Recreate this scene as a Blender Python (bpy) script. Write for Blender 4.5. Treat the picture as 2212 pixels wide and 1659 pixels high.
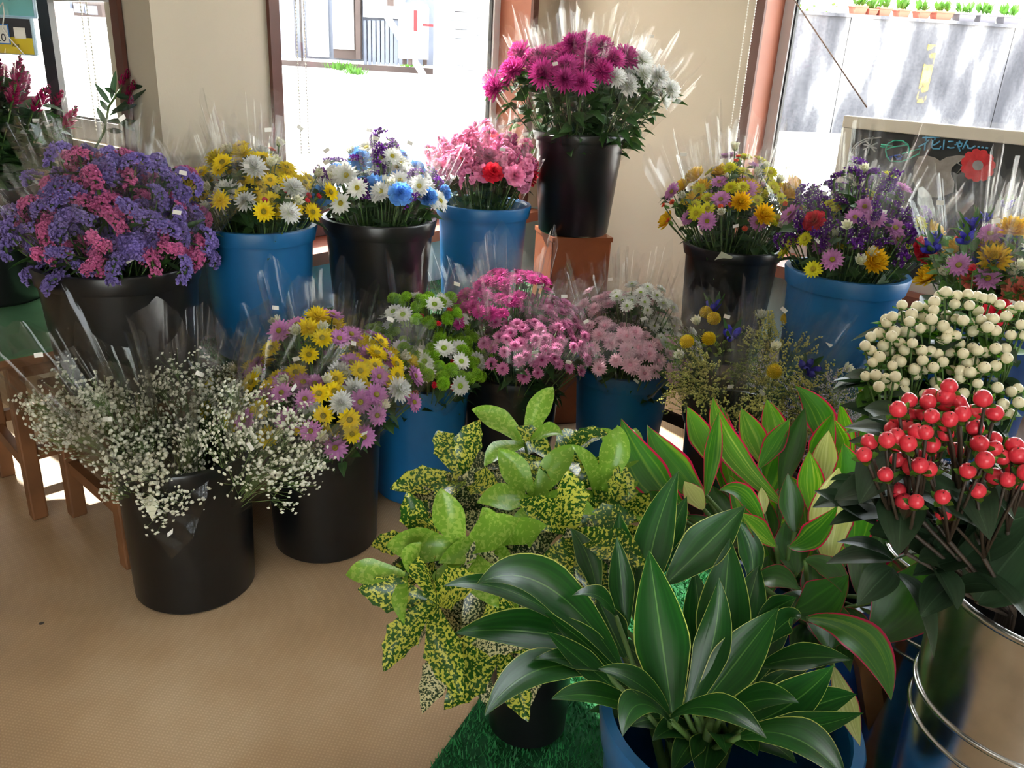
import bpy, bmesh, math, random
import numpy as np
from mathutils import Vector, Matrix, Quaternion

for o in list(bpy.data.objects):
    bpy.data.objects.remove(o)
S = bpy.context.scene
COL = S.collection
PI = math.pi

# ------------------------------------------------------------------ camera
W, H, FPX = 2212., 1659., 1789.
PITCH, ROLL, CZ = math.radians(21.5), math.radians(3.2), 1.12
FW = Vector((0, math.cos(PITCH), -math.sin(PITCH)))
_r = Vector((1, 0, 0)); _u = _r.cross(FW)
RT = _r * math.cos(ROLL) + _u * math.sin(ROLL)
UP = _u * math.cos(ROLL) - _r * math.sin(ROLL)
CAM = Vector((0, 0, CZ))
cd = bpy.data.cameras.new('camera'); cam = bpy.data.objects.new('camera', cd); COL.objects.link(cam)
cd.sensor_width = 36.; cd.lens = 36. * FPX / W; cd.clip_start = .02; cd.clip_end = 200
cam.matrix_world = Matrix((
    (RT.x, UP.x, -FW.x, CAM.x), (RT.y, UP.y, -FW.y, CAM.y), (RT.z, UP.z, -FW.z, CAM.z), (0, 0, 0, 1)))
S.camera = cam

def P(px, py, D):
    """real point seen at a pixel, D metres along the optical axis"""
    return CAM + D * (FW + RT * ((px - W / 2) / FPX) - UP * ((py - H / 2) / FPX))
def ray(px, py):
    return FW + RT * ((px - W / 2) / FPX) - UP * ((py - H / 2) / FPX)
def atz(px, py, z):
    v = ray(px, py); return CAM + v * ((z - CZ) / v.z)
def onplane(px, py, K, n):
    v = ray(px, py); return CAM + v * ((K - CAM).dot(n) / v.dot(n))

# ------------------------------------------------------------------ light and exposure
SUN_AZ, SUN_EL = math.radians(-35), math.radians(46)
sd = bpy.data.lights.new('sun', 'SUN'); sd.energy = 16.0; sd.angle = math.radians(.6); sd.color = (1, .96, .9)
so = bpy.data.objects.new('sun', sd); COL.objects.link(so)
_s = Vector((math.sin(SUN_AZ) * math.cos(SUN_EL), math.cos(SUN_AZ) * math.cos(SUN_EL), math.sin(SUN_EL)))
so.rotation_euler = _s.to_track_quat('Z', 'Y').to_euler(); so.location = _s * 30
wd = bpy.data.worlds.new('sky'); S.world = wd; wd.use_nodes = True
nt = wd.node_tree; bg = nt.nodes['Background']
sky = nt.nodes.new('ShaderNodeTexSky'); sky.sky_type = 'NISHITA'; sky.sun_disc = False
sky.sun_elevation = SUN_EL; sky.sun_rotation = SUN_AZ; sky.air_density = 1.4; sky.dust_density = 2.5
mx = nt.nodes.new('ShaderNodeMix'); mx.data_type = 'RGBA'; mx.inputs[0].default_value = .72
mx.inputs[7].default_value = (1.0, .98, .95, 1)
sc_ = nt.nodes.new('ShaderNodeVectorMath'); sc_.operation = 'SCALE'; sc_.inputs[3].default_value = .25
nt.links.new(sky.outputs[0], sc_.inputs[0]); nt.links.new(sc_.outputs[0], mx.inputs[6])
nt.links.new(mx.outputs[2], bg.inputs[0]); bg.inputs[1].default_value = 6.5
S.view_settings.view_transform = 'Standard'; S.view_settings.look = 'None'
S.view_settings.gamma = 1; S.view_settings.use_curve_mapping = False
S.view_settings.exposure = 0.42
try:
    S.cycles.use_denoising = True
    S.cycles.use_adaptive_sampling = True; S.cycles.adaptive_threshold = .2; S.cycles.adaptive_min_samples = 16; S.cycles.max_bounces = 8; S.cycles.diffuse_bounces = 3; S.cycles.glossy_bounces = 2
    S.cycles.transmission_bounces = 4; S.cycles.transparent_max_bounces = 18
    S.cycles.sample_clamp_indirect = 8; S.cycles.caustics_reflective = False; S.cycles.caustics_refractive = False
except Exception:
    pass

# ------------------------------------------------------------------ helpers
RNG = random.Random(7)
def tag(o, label=None, cat=None, group=None, kind=None):
    if label: o['label'] = label
    if cat: o['category'] = cat
    if group: o['group'] = group
    if kind: o['kind'] = kind
    return o
def mesh(name, vs, fs, mats, mi=None, smooth=True, uv=None):
    m = bpy.data.meshes.new(name)
    m.from_pydata([tuple(v) for v in vs], [], fs)
    for x in (mats if isinstance(mats, (list, tuple)) else [mats]): m.materials.append(x)
    if mi is not None: m.polygons.foreach_set('material_index', mi)
    if smooth: m.polygons.foreach_set('use_smooth', [True] * len(fs))
    if uv is not None:
        l = m.uv_layers.new(name='UVMap'); a = np.array(uv, dtype=np.float32)
        idx = np.zeros(len(m.loops), dtype=np.int32); m.loops.foreach_get('vertex_index', idx)
        l.data.foreach_set('uv', a[idx].ravel())
    m.update(); return m
def obj(name, m, parent=None, loc=None, q=None, sc=None):
    o = bpy.data.objects.new(name, m); COL.objects.link(o)
    if parent is not None: o.parent = parent
    if loc is not None: o.location = loc
    if q is not None:
        o.rotation_mode = 'QUATERNION'; o.rotation_quaternion = q
    if sc is not None: o.scale = sc if hasattr(sc, '__len__') else (sc, sc, sc)
    return o
def thing(name, label, cat, loc=(0, 0, 0), group=None, q=None):
    o = obj(name, None, None, loc, q); o.empty_display_size = .05
    return tag(o, label, cat, group)
class MB:
    """collects shapes for one mesh"""
    def __init__(s): s.v = []; s.f = []; s.m = []; s.uv = []
    def add(s, vs, fs, mi=0, uv=None):
        k = len(s.v); s.v += [tuple(v) for v in vs]; s.f += [tuple(i + k for i in f) for f in fs]; s.m += [mi] * len(fs)
        s.uv += list(uv) if uv is not None else [(0., 0.)] * len(vs)
        return s
    def box(s, c, sx, sy, sz, ax=None, ay=None, mi=0, az=None):
        c = Vector(c); ax = Vector(ax or (1, 0, 0)); ay = Vector(ay or (0, 1, 0)); az = Vector(az or ax.cross(ay))
        vs = [c + ax * (i * sx / 2) + ay * (j * sy / 2) + az * (k * sz / 2) for i in (-1, 1) for j in (-1, 1) for k in (-1, 1)]
        return s.add(vs, [(0, 1, 3, 2), (4, 6, 7, 5), (0, 4, 5, 1), (2, 3, 7, 6), (0, 2, 6, 4), (1, 5, 7, 3)], mi)
    def tube(s, pts, rad, n=6, mi=0, cap=True):
        pts = [Vector(p) for p in pts]; rs = rad if hasattr(rad, '__len__') else [rad] * len(pts)
        vs = []; fs = []; prev = None
        for i, p in enumerate(pts):
            t = (pts[min(i + 1, len(pts) - 1)] - pts[max(i - 1, 0)])
            t = t.normalized() if t.length > 1e-9 else Vector((0, 0, 1))
            a = prev if prev is not None else (Vector((0, 0, 1)) if abs(t.z) < .9 else Vector((1, 0, 0)))
            b = t.cross(a).normalized(); a = b.cross(t).normalized(); prev = a
            for k in range(n):
                th = 2 * PI * k / n; vs.append(p + (a * math.cos(th) + b * math.sin(th)) * rs[i])
        for i in range(len(pts) - 1):
            for k in range(n):
                fs.append((i * n + k, i * n + (k + 1) % n, (i + 1) * n + (k + 1) % n, (i + 1) * n + k))
        if cap:
            fs.append(tuple(range(n - 1, -1, -1))); fs.append(tuple(range(len(vs) - n, len(vs))))
        return s.add(vs, fs, mi)
    def lathe(s, prof, n=40, mi=0, c=(0, 0, 0), closed=False):
        c = Vector(c); vs = []; fs = []
        for (r_, z_) in prof:
            for k in range(n):
                th = 2 * PI * k / n; vs.append((c.x + r_ * math.cos(th), c.y + r_ * math.sin(th), c.z + z_))
        L = len(prof)
        for i in range(L - 1 + (1 if closed else 0)):
            j = (i + 1) % L
            for k in range(n): fs.append((i * n + k, i * n + (k + 1) % n, j * n + (k + 1) % n, j * n + k))
        return s.add(vs, fs, mi)
    def ball(s, c, r_, n=8, m=6, mi=0, sq=1.):
        c = Vector(c); vs = [c + Vector((0, 0, -r_ * sq))]; fs = []
        for i in range(1, m):
            ph = -PI / 2 + PI * i / m
            for k in range(n):
                th = 2 * PI * k / n
                vs.append(c + Vector((r_ * math.cos(ph) * math.cos(th), r_ * math.cos(ph) * math.sin(th), r_ * sq * math.sin(ph))))
        vs.append(c + Vector((0, 0, r_ * sq)))
        for k in range(n):
            fs.append((0, 1 + (k + 1) % n, 1 + k)); fs.append((len(vs) - 1, 1 + (m - 2) * n + k, 1 + (m - 2) * n + (k + 1) % n))
        for i in range(m - 2):
            for k in range(n): fs.append((1 + i * n + k, 1 + i * n + (k + 1) % n, 1 + (i + 1) * n + (k + 1) % n, 1 + (i + 1) * n + k))
        return s.add(vs, fs, mi)
    def mesh(s, name, mats, smooth=True): return mesh(name, s.v, s.f, mats, s.m, smooth, s.uv)
    def build(s, name, mats, parent=None, smooth=False, loc=None, q=None): return obj(name, s.mesh(name, mats, smooth), parent, loc, q)
def bevel(o, w=.004, n=2):
    b = o.modifiers.new('bevel', 'BEVEL'); b.width = w; b.segments = n; b.limit_method = 'ANGLE'; return o
def quat_z(d, roll=0.):
    q = Vector(d).normalized().to_track_quat('Z', 'Y')
    return q @ Quaternion((0, 0, 1), roll)

# ------------------------------------------------------------------ materials
def nodes(name):
    m = bpy.data.materials.new(name); m.use_nodes = True; t = m.node_tree
    return m, t, t.nodes['Principled BSDF'], t.nodes['Material Output']
def N(t, ty, **kw):
    n = t.nodes.new('ShaderNode' + ty)
    for k, v in kw.items(): setattr(n, k, v)
    return n
def ramp(t, fac, stops):
    r_ = N(t, 'ValToRGB'); t.links.new(fac, r_.inputs[0]); e = r_.color_ramp.elements
    while len(e) < len(stops): e.new(.5)
    for x, (p, c) in zip(e, stops): x.position = p; x.color = (*c, 1)
    return r_.outputs[0]
def srgb(r_, g, b):
    return tuple(((x / 255) / 12.92 if x / 255 <= .04045 else ((x / 255 + .055) / 1.055) ** 2.4) for x in (r_, g, b))
def noise(t, scale, detail=3., coord='Object', vec=None):
    n = N(t, 'TexNoise'); n.inputs['Scale'].default_value = scale; n.inputs['Detail'].default_value = detail
    if vec is None: vec = N(t, 'TexCoord').outputs[coord]
    t.links.new(vec, n.inputs['Vector']); return n.outputs[0]
def mat(name, c, rough=.5, var=.12, scale=8., metal=0., bump=0., bscale=60., spec=.5, c2=None):
    """procedural: base colour drifting with noise, optional relief"""
    m, t, b, o = nodes(name)
    lo = tuple(x * (1 - var) for x in c); hi = c2 or tuple(min(1, x * (1 + var)) for x in c)
    t.links.new(ramp(t, noise(t, scale), [(.3, lo), (.7, hi)]), b.inputs['Base Color'])
    b.inputs['Roughness'].default_value = rough; b.inputs['Metallic'].default_value = metal
    b.inputs['Specular IOR Level'].default_value = spec
    if bump:
        bp = N(t, 'Bump'); bp.inputs['Strength'].default_value = bump; bp.inputs['Distance'].default_value = .002
        t.links.new(noise(t, bscale, 4), bp.inputs['Height']); t.links.new(bp.outputs[0], b.inputs['Normal'])
    return m
def petal_mat(name, c, c_in=None, tr=.3, rough=.6):
    """petal: colour from the UV (v = base to tip), varied a little between flowers, lets light through"""
    m, t, b, o = nodes(name)
    uv = N(t, 'UVMap'); sp = N(t, 'SeparateXYZ'); t.links.new(uv.outputs[0], sp.inputs[0])
    col = ramp(t, sp.outputs[1], [(0., c_in or tuple(x * .75 for x in c)), (.55, c), (1., tuple(min(1, x * 1.1 + .02) for x in c))])
    oi = N(t, 'ObjectInfo'); hs = N(t, 'HueSaturation')
    mr = N(t, 'MapRange'); mr.inputs[3].default_value = .8; mr.inputs[4].default_value = 1.12
    t.links.new(oi.outputs['Random'], mr.inputs[0]); t.links.new(mr.outputs[0], hs.inputs['Value']); t.links.new(col, hs.inputs['Color'])
    t.links.new(hs.outputs[0], b.inputs['Base Color']); b.inputs['Roughness'].default_value = rough
    b.inputs['Specular IOR Level'].default_value = .2
    tl = N(t, 'BsdfTranslucent'); t.links.new(hs.outputs[0], tl.inputs[0])
    ms = N(t, 'MixShader'); ms.inputs[0].default_value = tr
    t.links.new(b.outputs[0], ms.inputs[1]); t.links.new(tl.outputs[0], ms.inputs[2]); t.links.new(ms.outputs[0], o.inputs[0])
    return m
def leaf_mat(name, body, edge=None, ew=.06, streak=None, rough=.35, tr=.3, mid=None, amt=.5):
    """leaf blade: u = across (0..1), v = along; margin colour, midrib, lengthwise streaks"""
    m, t, b, o = nodes(name)
    uv = N(t, 'UVMap'); sp = N(t, 'SeparateXYZ'); t.links.new(uv.outputs[0], sp.inputs[0])
    oi = N(t, 'ObjectInfo')
    mp = N(t, 'Mapping'); mp.inputs['Scale'].default_value = (13, .8, 1); t.links.new(uv.outputs[0], mp.inputs[0])
    ad = N(t, 'VectorMath', operation='ADD'); t.links.new(mp.outputs[0], ad.inputs[0]); t.links.new(oi.outputs['Location'], ad.inputs[1])
    rn = N(t, 'VectorMath', operation='SCALE'); t.links.new(oi.outputs['Random'], rn.inputs[3]); rn.inputs[0].default_value = (90, 70, 50)
    ad2 = N(t, 'VectorMath', operation='ADD'); t.links.new(ad.outputs[0], ad2.inputs[0]); t.links.new(rn.outputs[0], ad2.inputs[1])
    st = noise(t, 1., 2., vec=ad2.outputs[0])
    dk = tuple(x * .72 for x in body)
    col = ramp(t, st, [(.3, dk), (.55, body), (.8, streak or tuple(min(1, x * 1.25) for x in body))])
    if streak:
        # how variegated a leaf is differs from leaf to leaf
        col = ramp(t, st, [(.32, tuple(x * .85 for x in body)), (.52, body), (.8, streak)])
    last = col
    def blend(fac, c):
        nonlocal last
        mxn = N(t, 'Mix', data_type='RGBA'); t.links.new(fac, mxn.inputs[0]); t.links.new(last, mxn.inputs[6]); mxn.inputs[7].default_value = (*c, 1)
        last = mxn.outputs[2]
    d = N(t, 'Math', operation='SUBTRACT'); t.links.new(sp.outputs[0], d.inputs[0]); d.inputs[1].default_value = .5
    a = N(t, 'Math', operation='ABSOLUTE'); t.links.new(d.outputs[0], a.inputs[0])
    if mid:
        r1 = N(t, 'MapRange'); t.links.new(a.outputs[0], r1.inputs[0]); r1.inputs[1].default_value = .022; r1.inputs[2].default_value = .008
        ml = N(t, 'Math', operation='MULTIPLY'); t.links.new(r1.outputs[0], ml.inputs[0]); ml.inputs[1].default_value = amt
        blend(ml.outputs[0], mid)
    if edge:
        r2 = N(t, 'MapRange'); t.links.new(a.outputs[0], r2.inputs[0]); r2.inputs[1].default_value = .5 - ew; r2.inputs[2].default_value = .5 - ew * .55
        blend(r2.outputs[0], edge)
    t.links.new(last, b.inputs['Base Color']); b.inputs['Roughness'].default_value = rough
    bp = N(t, 'Bump'); bp.inputs['Strength'].default_value = .25; bp.inputs['Distance'].default_value = .001
    t.links.new(st, bp.inputs['Height']); t.links.new(bp.outputs[0], b.inputs['Normal'])
    tl = N(t, 'BsdfTranslucent')
    br = N(t, 'HueSaturation'); br.inputs['Saturation'].default_value = 1.15; br.inputs['Value'].default_value = 1.5; t.links.new(last, br.inputs['Color']); t.links.new(br.outputs[0], tl.inputs[0])
    ms = N(t, 'MixShader'); ms.inputs[0].default_value = tr
    t.links.new(b.outputs[0], ms.inputs[1]); t.links.new(tl.outputs[0], ms.inputs[2]); t.links.new(ms.outputs[0], o.inputs[0])
    return m
def speckle_mat(name, body, spot, scale, thr, tr=.3, rough=.3):
    m, t, b, o = nodes(name)
    oi = N(t, 'ObjectInfo'); tc = N(t, 'TexCoord'); rn = N(t, 'VectorMath', operation='SCALE'); rn.inputs[0].default_value = (9, 7, 5)
    t.links.new(oi.outputs['Random'], rn.inputs[3]); ad = N(t, 'VectorMath', operation='ADD')
    t.links.new(tc.outputs['Object'], ad.inputs[0]); t.links.new(rn.outputs[0], ad.inputs[1])
    n1 = noise(t, scale, 3., vec=ad.outputs[0])
    mr = N(t, 'MapRange'); t.links.new(oi.outputs['Random'], mr.inputs[0]); mr.inputs[3].default_value = -.04; mr.inputs[4].default_value = .05
    sm = N(t, 'Math', operation='ADD'); t.links.new(n1, sm.inputs[0]); t.links.new(mr.outputs[0], sm.inputs[1])
    col = ramp(t, sm.outputs[0], [(thr - .03, body), (thr + .02, spot)])
    t.links.new(col, b.inputs['Base Color']); b.inputs['Roughness'].default_value = rough
    tl = N(t, 'BsdfTranslucent'); t.links.new(col, tl.inputs[0])
    ms = N(t, 'MixShader'); ms.inputs[0].default_value = tr
    t.links.new(b.outputs[0], ms.inputs[1]); t.links.new(tl.outputs[0], ms.inputs[2]); t.links.new(ms.outputs[0], o.inputs[0])
    return m
def film_mat(name, haze=.013, gloss=.09, rough=.12, tint=(.985, .985, .98)):
    """clear cellophane: lets light straight through, with glints along its creases"""
    m, t, b, o = nodes(name); t.nodes.remove(b)
    tr = N(t, 'BsdfTransparent'); tr.inputs[0].default_value = (*tint, 1)
    gl = N(t, 'BsdfGlossy'); gl.inputs['Roughness'].default_value = rough; gl.inputs[0].default_value = (1, 1, 1, 1)
    df = N(t, 'BsdfTranslucent'); df.inputs[0].default_value = (.9, .9, .88, 1)
    uv = N(t, 'UVMap'); mp = N(t, 'Mapping'); mp.inputs['Scale'].default_value = (26, 1.6, 1); t.links.new(uv.outputs[0], mp.inputs[0])
    oi = N(t, 'ObjectInfo'); rn = N(t, 'VectorMath', operation='SCALE'); rn.inputs[0].default_value = (90, 70, 50); t.links.new(oi.outputs['Random'], rn.inputs[3])
    ad = N(t, 'VectorMath', operation='ADD'); t.links.new(mp.outputs[0], ad.inputs[0]); t.links.new(rn.outputs[0], ad.inputs[1])
    ns = noise(t, 1., 3., vec=ad.outputs[0])
    bp = N(t, 'Bump'); bp.inputs['Strength'].default_value = .55; bp.inputs['Distance'].default_value = .006
    t.links.new(ns, bp.inputs['Height']); t.links.new(bp.outputs[0], gl.inputs['Normal'])
    lw = N(t, 'LayerWeight'); lw.inputs[0].default_value = .25; t.links.new(bp.outputs[0], lw.inputs['Normal'])
    f = N(t, 'MapRange'); t.links.new(lw.outputs['Facing'], f.inputs[0]); f.inputs[1].default_value = .15; f.inputs[2].default_value = 1.; f.inputs[3].default_value = gloss * .35; f.inputs[4].default_value = gloss * 2.4
    m1 = N(t, 'MixShader'); t.links.new(f.outputs[0], m1.inputs[0]); t.links.new(tr.outputs[0], m1.inputs[1]); t.links.new(gl.outputs[0], m1.inputs[2])
    cr = N(t, 'MapRange'); t.links.new(ns, cr.inputs[0]); cr.inputs[1].default_value = .56; cr.inputs[2].default_value = .74; cr.inputs[3].default_value = haze * .5; cr.inputs[4].default_value = haze * 4
    m2 = N(t, 'MixShader'); t.links.new(cr.outputs[0], m2.inputs[0]); t.links.new(m1.outputs[0], m2.inputs[1]); t.links.new(df.outputs[0], m2.inputs[2])
    t.links.new(m2.outputs[0], o.inputs[0]); return m
def glass_mat(name, gloss=.06):
    m, t, b, o = nodes(name); t.nodes.remove(b)
    tr = N(t, 'BsdfTransparent'); tr.inputs[0].default_value = (.97, .985, .98, 1)
    gl = N(t, 'BsdfGlossy'); gl.inputs['Roughness'].default_value = .02
    lw = N(t, 'LayerWeight'); lw.inputs[0].default_value = .5; pw = N(t, 'Math', operation='POWER'); t.links.new(lw.outputs['Facing'], pw.inputs[0]); pw.inputs[1].default_value = 4.
    fr = N(t, 'MapRange'); t.links.new(pw.outputs[0], fr.inputs[0]); fr.inputs[3].default_value = .02; fr.inputs[4].default_value = .5
    m1 = N(t, 'MixShader'); t.links.new(fr.outputs[0], m1.inputs[0]); t.links.new(tr.outputs[0], m1.inputs[1]); t.links.new(gl.outputs[0], m1.inputs[2])
    t.links.new(m1.outputs[0], o.inputs[0]); return m

M = {}
M['wall'] = mat('plaster_cream', srgb(194, 183, 164), .85, .04, 3., bump=.12, bscale=160)
M['dado'] = mat('dado_blue_grey', srgb(158, 186, 192), .7, .06, 5.)
M['frame'] = mat('window_frame_brown', srgb(150, 88, 66), .45, .08, 12.)
M['frame_dark'] = mat('window_frame_dark_brown', srgb(92, 56, 46), .5, .08, 12.)
M['sash'] = mat('sash_grey_alloy', srgb(205, 203, 205), .35, .04, 9.)
M['gasket'] = mat('black_gasket', (.012, .012, .014), .5)
M['glass'] = glass_mat('window_glass')
M['ceil'] = mat('ceiling_white', srgb(232, 230, 224), .9, .03)
M['black'] = mat('bucket_black_plastic', (.006, .0062, .0068), .3, .2, 20., bump=.03, bscale=30)
M['blue'] = mat('bucket_blue_plastic', srgb(22, 98, 152), .42, .07, 14., bump=.04, bscale=40)
M['blue_dk'] = mat('bucket_navy_plastic', srgb(18, 62, 118), .3, .07, 14.)
M['metal'] = mat('galvanised_steel', (.55, .56, .57), .22, .12, 30., metal=1., bump=.05, bscale=25)
M['wood'] = mat('stool_wood', srgb(120, 78, 46), .55, .25, 9., bump=.15, bscale=35)
M['wood_dk'] = mat('stool_dark_wood', srgb(74, 54, 40), .6, .25, 9., bump=.15, bscale=35)
M['box'] = mat('varnished_red_wood', srgb(134, 72, 40), .35, .18, 10., bump=.06, bscale=30)
M['sheet'] = mat('green_vinyl_sheet', srgb(84, 128, 92), .25, .15, 6.)
M['turf'] = mat('turf_backing', srgb(18, 84, 44), .95, .2, 40.)
M['blade'] = mat('turf_blade', srgb(30, 128, 62), .6, .25, 25.)
M['film'] = film_mat('cellophane')
M['film_grey'] = film_mat('cellophane_smoky', haze=.03, gloss=.10, tint=(.9, .9, .88))
M['stem'] = mat('green_stem', srgb(74, 104, 44), .6, .2, 20.)
M['stem_pale'] = mat('pale_green_stem', srgb(120, 146, 84), .6, .2, 20.)
M['stem_red'] = mat('reddish_stem', srgb(56, 44, 32), .6, .2, 20.)
M['leaf'] = leaf_mat('bouquet_leaf', srgb(52, 84, 40), mid=srgb(96, 128, 76), tr=.22, rough=.5)
M['leaf_lt'] = leaf_mat('fresh_leaf', srgb(86, 132, 52), mid=srgb(130, 166, 90), tr=.3, rough=.5)
M['leaf_dk'] = leaf_mat('hypericum_leaf', srgb(44, 66, 44), mid=srgb(80, 104, 78), tr=.18, rough=.42)
M['sepal'] = mat('berry_sepal', srgb(104, 142, 64), .5, .2, 30.)
M['paper'] = mat('white_paper', srgb(238, 236, 228), .7, .03)
M['card'] = mat('cream_card', srgb(226, 226, 200), .6, .06, 40.)
M['disc_y'] = mat('disc_yellow_green', srgb(168, 152, 24), .8, .25, 400., bump=.5, bscale=900)
M['disc_g'] = mat('disc_green', srgb(140, 176, 40), .8, .25, 400., bump=.5, bscale=900)
M['disc_o'] = mat('disc_olive', srgb(134, 122, 24), .8, .25, 400., bump=.5, bscale=900)
pet = lambda k, c, cin=None, tr=.3: M.__setitem__(k, petal_mat('petal_' + k, srgb(*c), srgb(*cin) if cin else None, tr))
pet('yellow', (250, 222, 34), (224, 186, 16)); pet('golden', (254, 204, 30), (246, 164, 20)); pet('lemon', (226, 222, 52), (188, 188, 34))
pet('white', (246, 246, 240), (226, 232, 196)); pet('ivory', (240, 238, 216), (214, 214, 168)); pet('lilac', (206, 140, 196), (180, 104, 168))
pet('pink', (250, 206, 220), (242, 176, 198)); pet('dustpink', (222, 142, 186), (170, 44, 112)); pet('magenta', (204, 70, 152), (176, 44, 120))
pet('hotpink', (222, 92, 160), (190, 52, 120)); pet('rose', (242, 156, 194), (226, 110, 156)); pet('red', (228, 34, 62), (176, 14, 40)); pet('coral', (246, 132, 108), (232, 96, 74))
pet('sky', (108, 168, 232), (80, 132, 210)); pet('green', (166, 212, 60), (132, 184, 40)); pet('violet', (150, 132, 202), (120, 98, 176)); pet('purple', (112, 44, 150), (80, 26, 116))
pet('stpink', (226, 124, 178), (200, 96, 150)); pet('gentian', (60, 54, 176), (40, 40, 130)); pet('celosia', (176, 28, 96), (130, 16, 70)); pet('orange', (240, 98, 62), (220, 70, 40))
pet('solid', (228, 224, 134), (190, 192, 92)); pet('caspia', (206, 202, 218), (172, 172, 178)); pet('gyp', (244, 244, 230), (226, 228, 196)); pet('moss', (150, 170, 84), (110, 132, 60))
M['berry_w'] = mat('berry_cream', srgb(232, 222, 186), .38, .06, 60.)
M['berry_r'] = mat('berry_red', srgb(224, 56, 72), .3, .12, 60.)
M['tip'] = mat('berry_tip', srgb(66, 48, 30), .7)
CREAM = srgb(214, 214, 130)
M['drac'] = leaf_mat('green_blade_cream_margin', srgb(38, 82, 38), srgb(206, 214, 120), .022, srgb(50, 102, 42), .3, .42, mid=srgb(120, 170, 90))
M['cord'] = leaf_mat('green_blade_red_margin', srgb(64, 122, 42), srgb(196, 24, 74), .075, srgb(130, 170, 66), .34, .44)
M['cord_v'] = leaf_mat('streaked_blade_red_margin', srgb(92, 148, 48), srgb(196, 24, 74), .075, srgb(190, 204, 104), .36, .44)
M['cord_p'] = leaf_mat('pale_blade_red_margin', srgb(190, 196, 118), srgb(176, 30, 66), .045, srgb(226, 226, 168), .4, .3)
M['cord_d'] = leaf_mat('dark_blade_red_margin', srgb(44, 84, 34), srgb(150, 24, 58), .03, srgb(62, 106, 40), .34, .25)
M['auc1'] = speckle_mat('speckled_yellow_leaf', srgb(40, 88, 28), srgb(206, 208, 84), 260., .535, .3, .26)
M['auc2'] = speckle_mat('young_lime_leaf', srgb(130, 176, 60), srgb(164, 198, 86), 190., .56, .4, .24)
M['auc3'] = speckle_mat('speckled_cream_leaf', srgb(36, 60, 30), srgb(212, 206, 158), 330., .53, .22, .3)
FILL_W = 3.
# ------------------------------------------------------------------ the room
def V2(a, z=0.): return Vector((a[0], a[1], z))
C0 = Vector((.1035, 3.5871, 0)); d1 = Vector((.57643, .81714, 0)); n1 = Vector((-.81714, .57643, 0))
d2 = Vector((.68835, -.72537, 0)); n2 = Vector((.72537, .68835, 0)); ZV = Vector((0, 0, 1))
CEIL, TH = 2.5, .2
SILL1, SILL2, TOP = .54, .54, 2.05
def w1(t, o, z): return C0 + d1 * t + n1 * o + ZV * z       # o > 0 is outside
def w2(t, o, z): return C0 + d2 * t + n2 * o + ZV * z
E1 = C0 + d1 * -1.762
def w0(s, o, z): return E1 + n1 * s + d1 * o + ZV * z        # wall running outward from the pillar, o > 0 outside
def slab(mb, fn, a0, a1, o0, o1, z0, z1, mi=0):
    vs = [fn(a, o, z) for a in (a0, a1) for o in (o0, o1) for z in (z0, z1)]
    mb.add(vs, [(0, 1, 3, 2), (4, 6, 7, 5), (0, 4, 5, 1), (2, 3, 7, 6), (0, 2, 6, 4), (1, 5, 7, 3)], mi); return mb
def struct(name, mb, mats, smooth=False, parent=None):
    o = mb.build(name, mats, parent, smooth)
    if parent is None: o['kind'] = 'structure'
    return o
L1, R1 = -1.404, -.184        # opening of the back window along its wall
L2, R2 = .919, 3.1            # opening of the right window
b = MB(); slab(b, w1, -1.762, L1, 0, TH, SILL1, CEIL); slab(b, w1, R1, .26, 0, TH, SILL1, CEIL); slab(b, w1, L1, R1, 0, TH, TOP, CEIL)
struct('wall_back', b, M['wall'])
b = MB(); slab(b, w1, -1.762, .26, 0, TH, -.02, SILL1); wb = struct('wall_back_dado', b, M['dado'])
b = MB(); slab(b, w2, 0, L2, 0, TH, -.02, CEIL); slab(b, w2, L2, R2, 0, TH, TOP, CEIL); slab(b, w2, R2, 4.6, 0, TH, -.02, CEIL)
struct('wall_right', b, M['wall'])
b = MB(); slab(b, w2, L2, R2, 0, TH, -.02, SILL2); struct('wall_right_dado', b, M['dado'])
b = MB(); slab(b, w0, 0., 2.9, 0, .12, -.02, .84); slab(b, w0, .2, 2.9, 0, .12, TOP, CEIL); slab(b, w0, 2.9, 3.4, 0, .12, -.02, CEIL)
struct('wall_left', b, M['wall'])
# the rest of the shop behind the camera
A_ = w0(3.4, 0, 0); B_ = w2(4.6, 0, 0)
XL, XR, YB = A_.x - .6, B_.x, -2.8
def vbox(mb, x0, x1, y0, y1, z0, z1): mb.box(((x0 + x1) / 2, (y0 + y1) / 2, (z0 + z1) / 2), x1 - x0, y1 - y0, z1 - z0); return mb
b = MB(); vbox(b, XL - .2, XL, YB, A_.y + .2, -.02, CEIL); vbox(b, XL, A_.x + .1, A_.y, A_.y + .2, -.02, CEIL); struct('wall_far_left', b, M['wall'])
b = MB(); vbox(b, XR, XR + .2, YB, B_.y + .2, -.02, CEIL); struct('wall_far_right', b, M['wall'])
b = MB(); vbox(b, XL - .2, -.95, YB - .2, YB, -.02, CEIL); vbox(b, .95, XR + .2, YB - .2, YB, -.02, CEIL); vbox(b, -.95, .95, YB - .2, YB, 2.15, CEIL)
struct('wall_front', b, M['wall'])
foot = [A_, E1, C0, B_, Vector((XR, YB - .2, 0)), Vector((XL, YB - .2, 0)), Vector((XL, A_.y, 0))]
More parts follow.
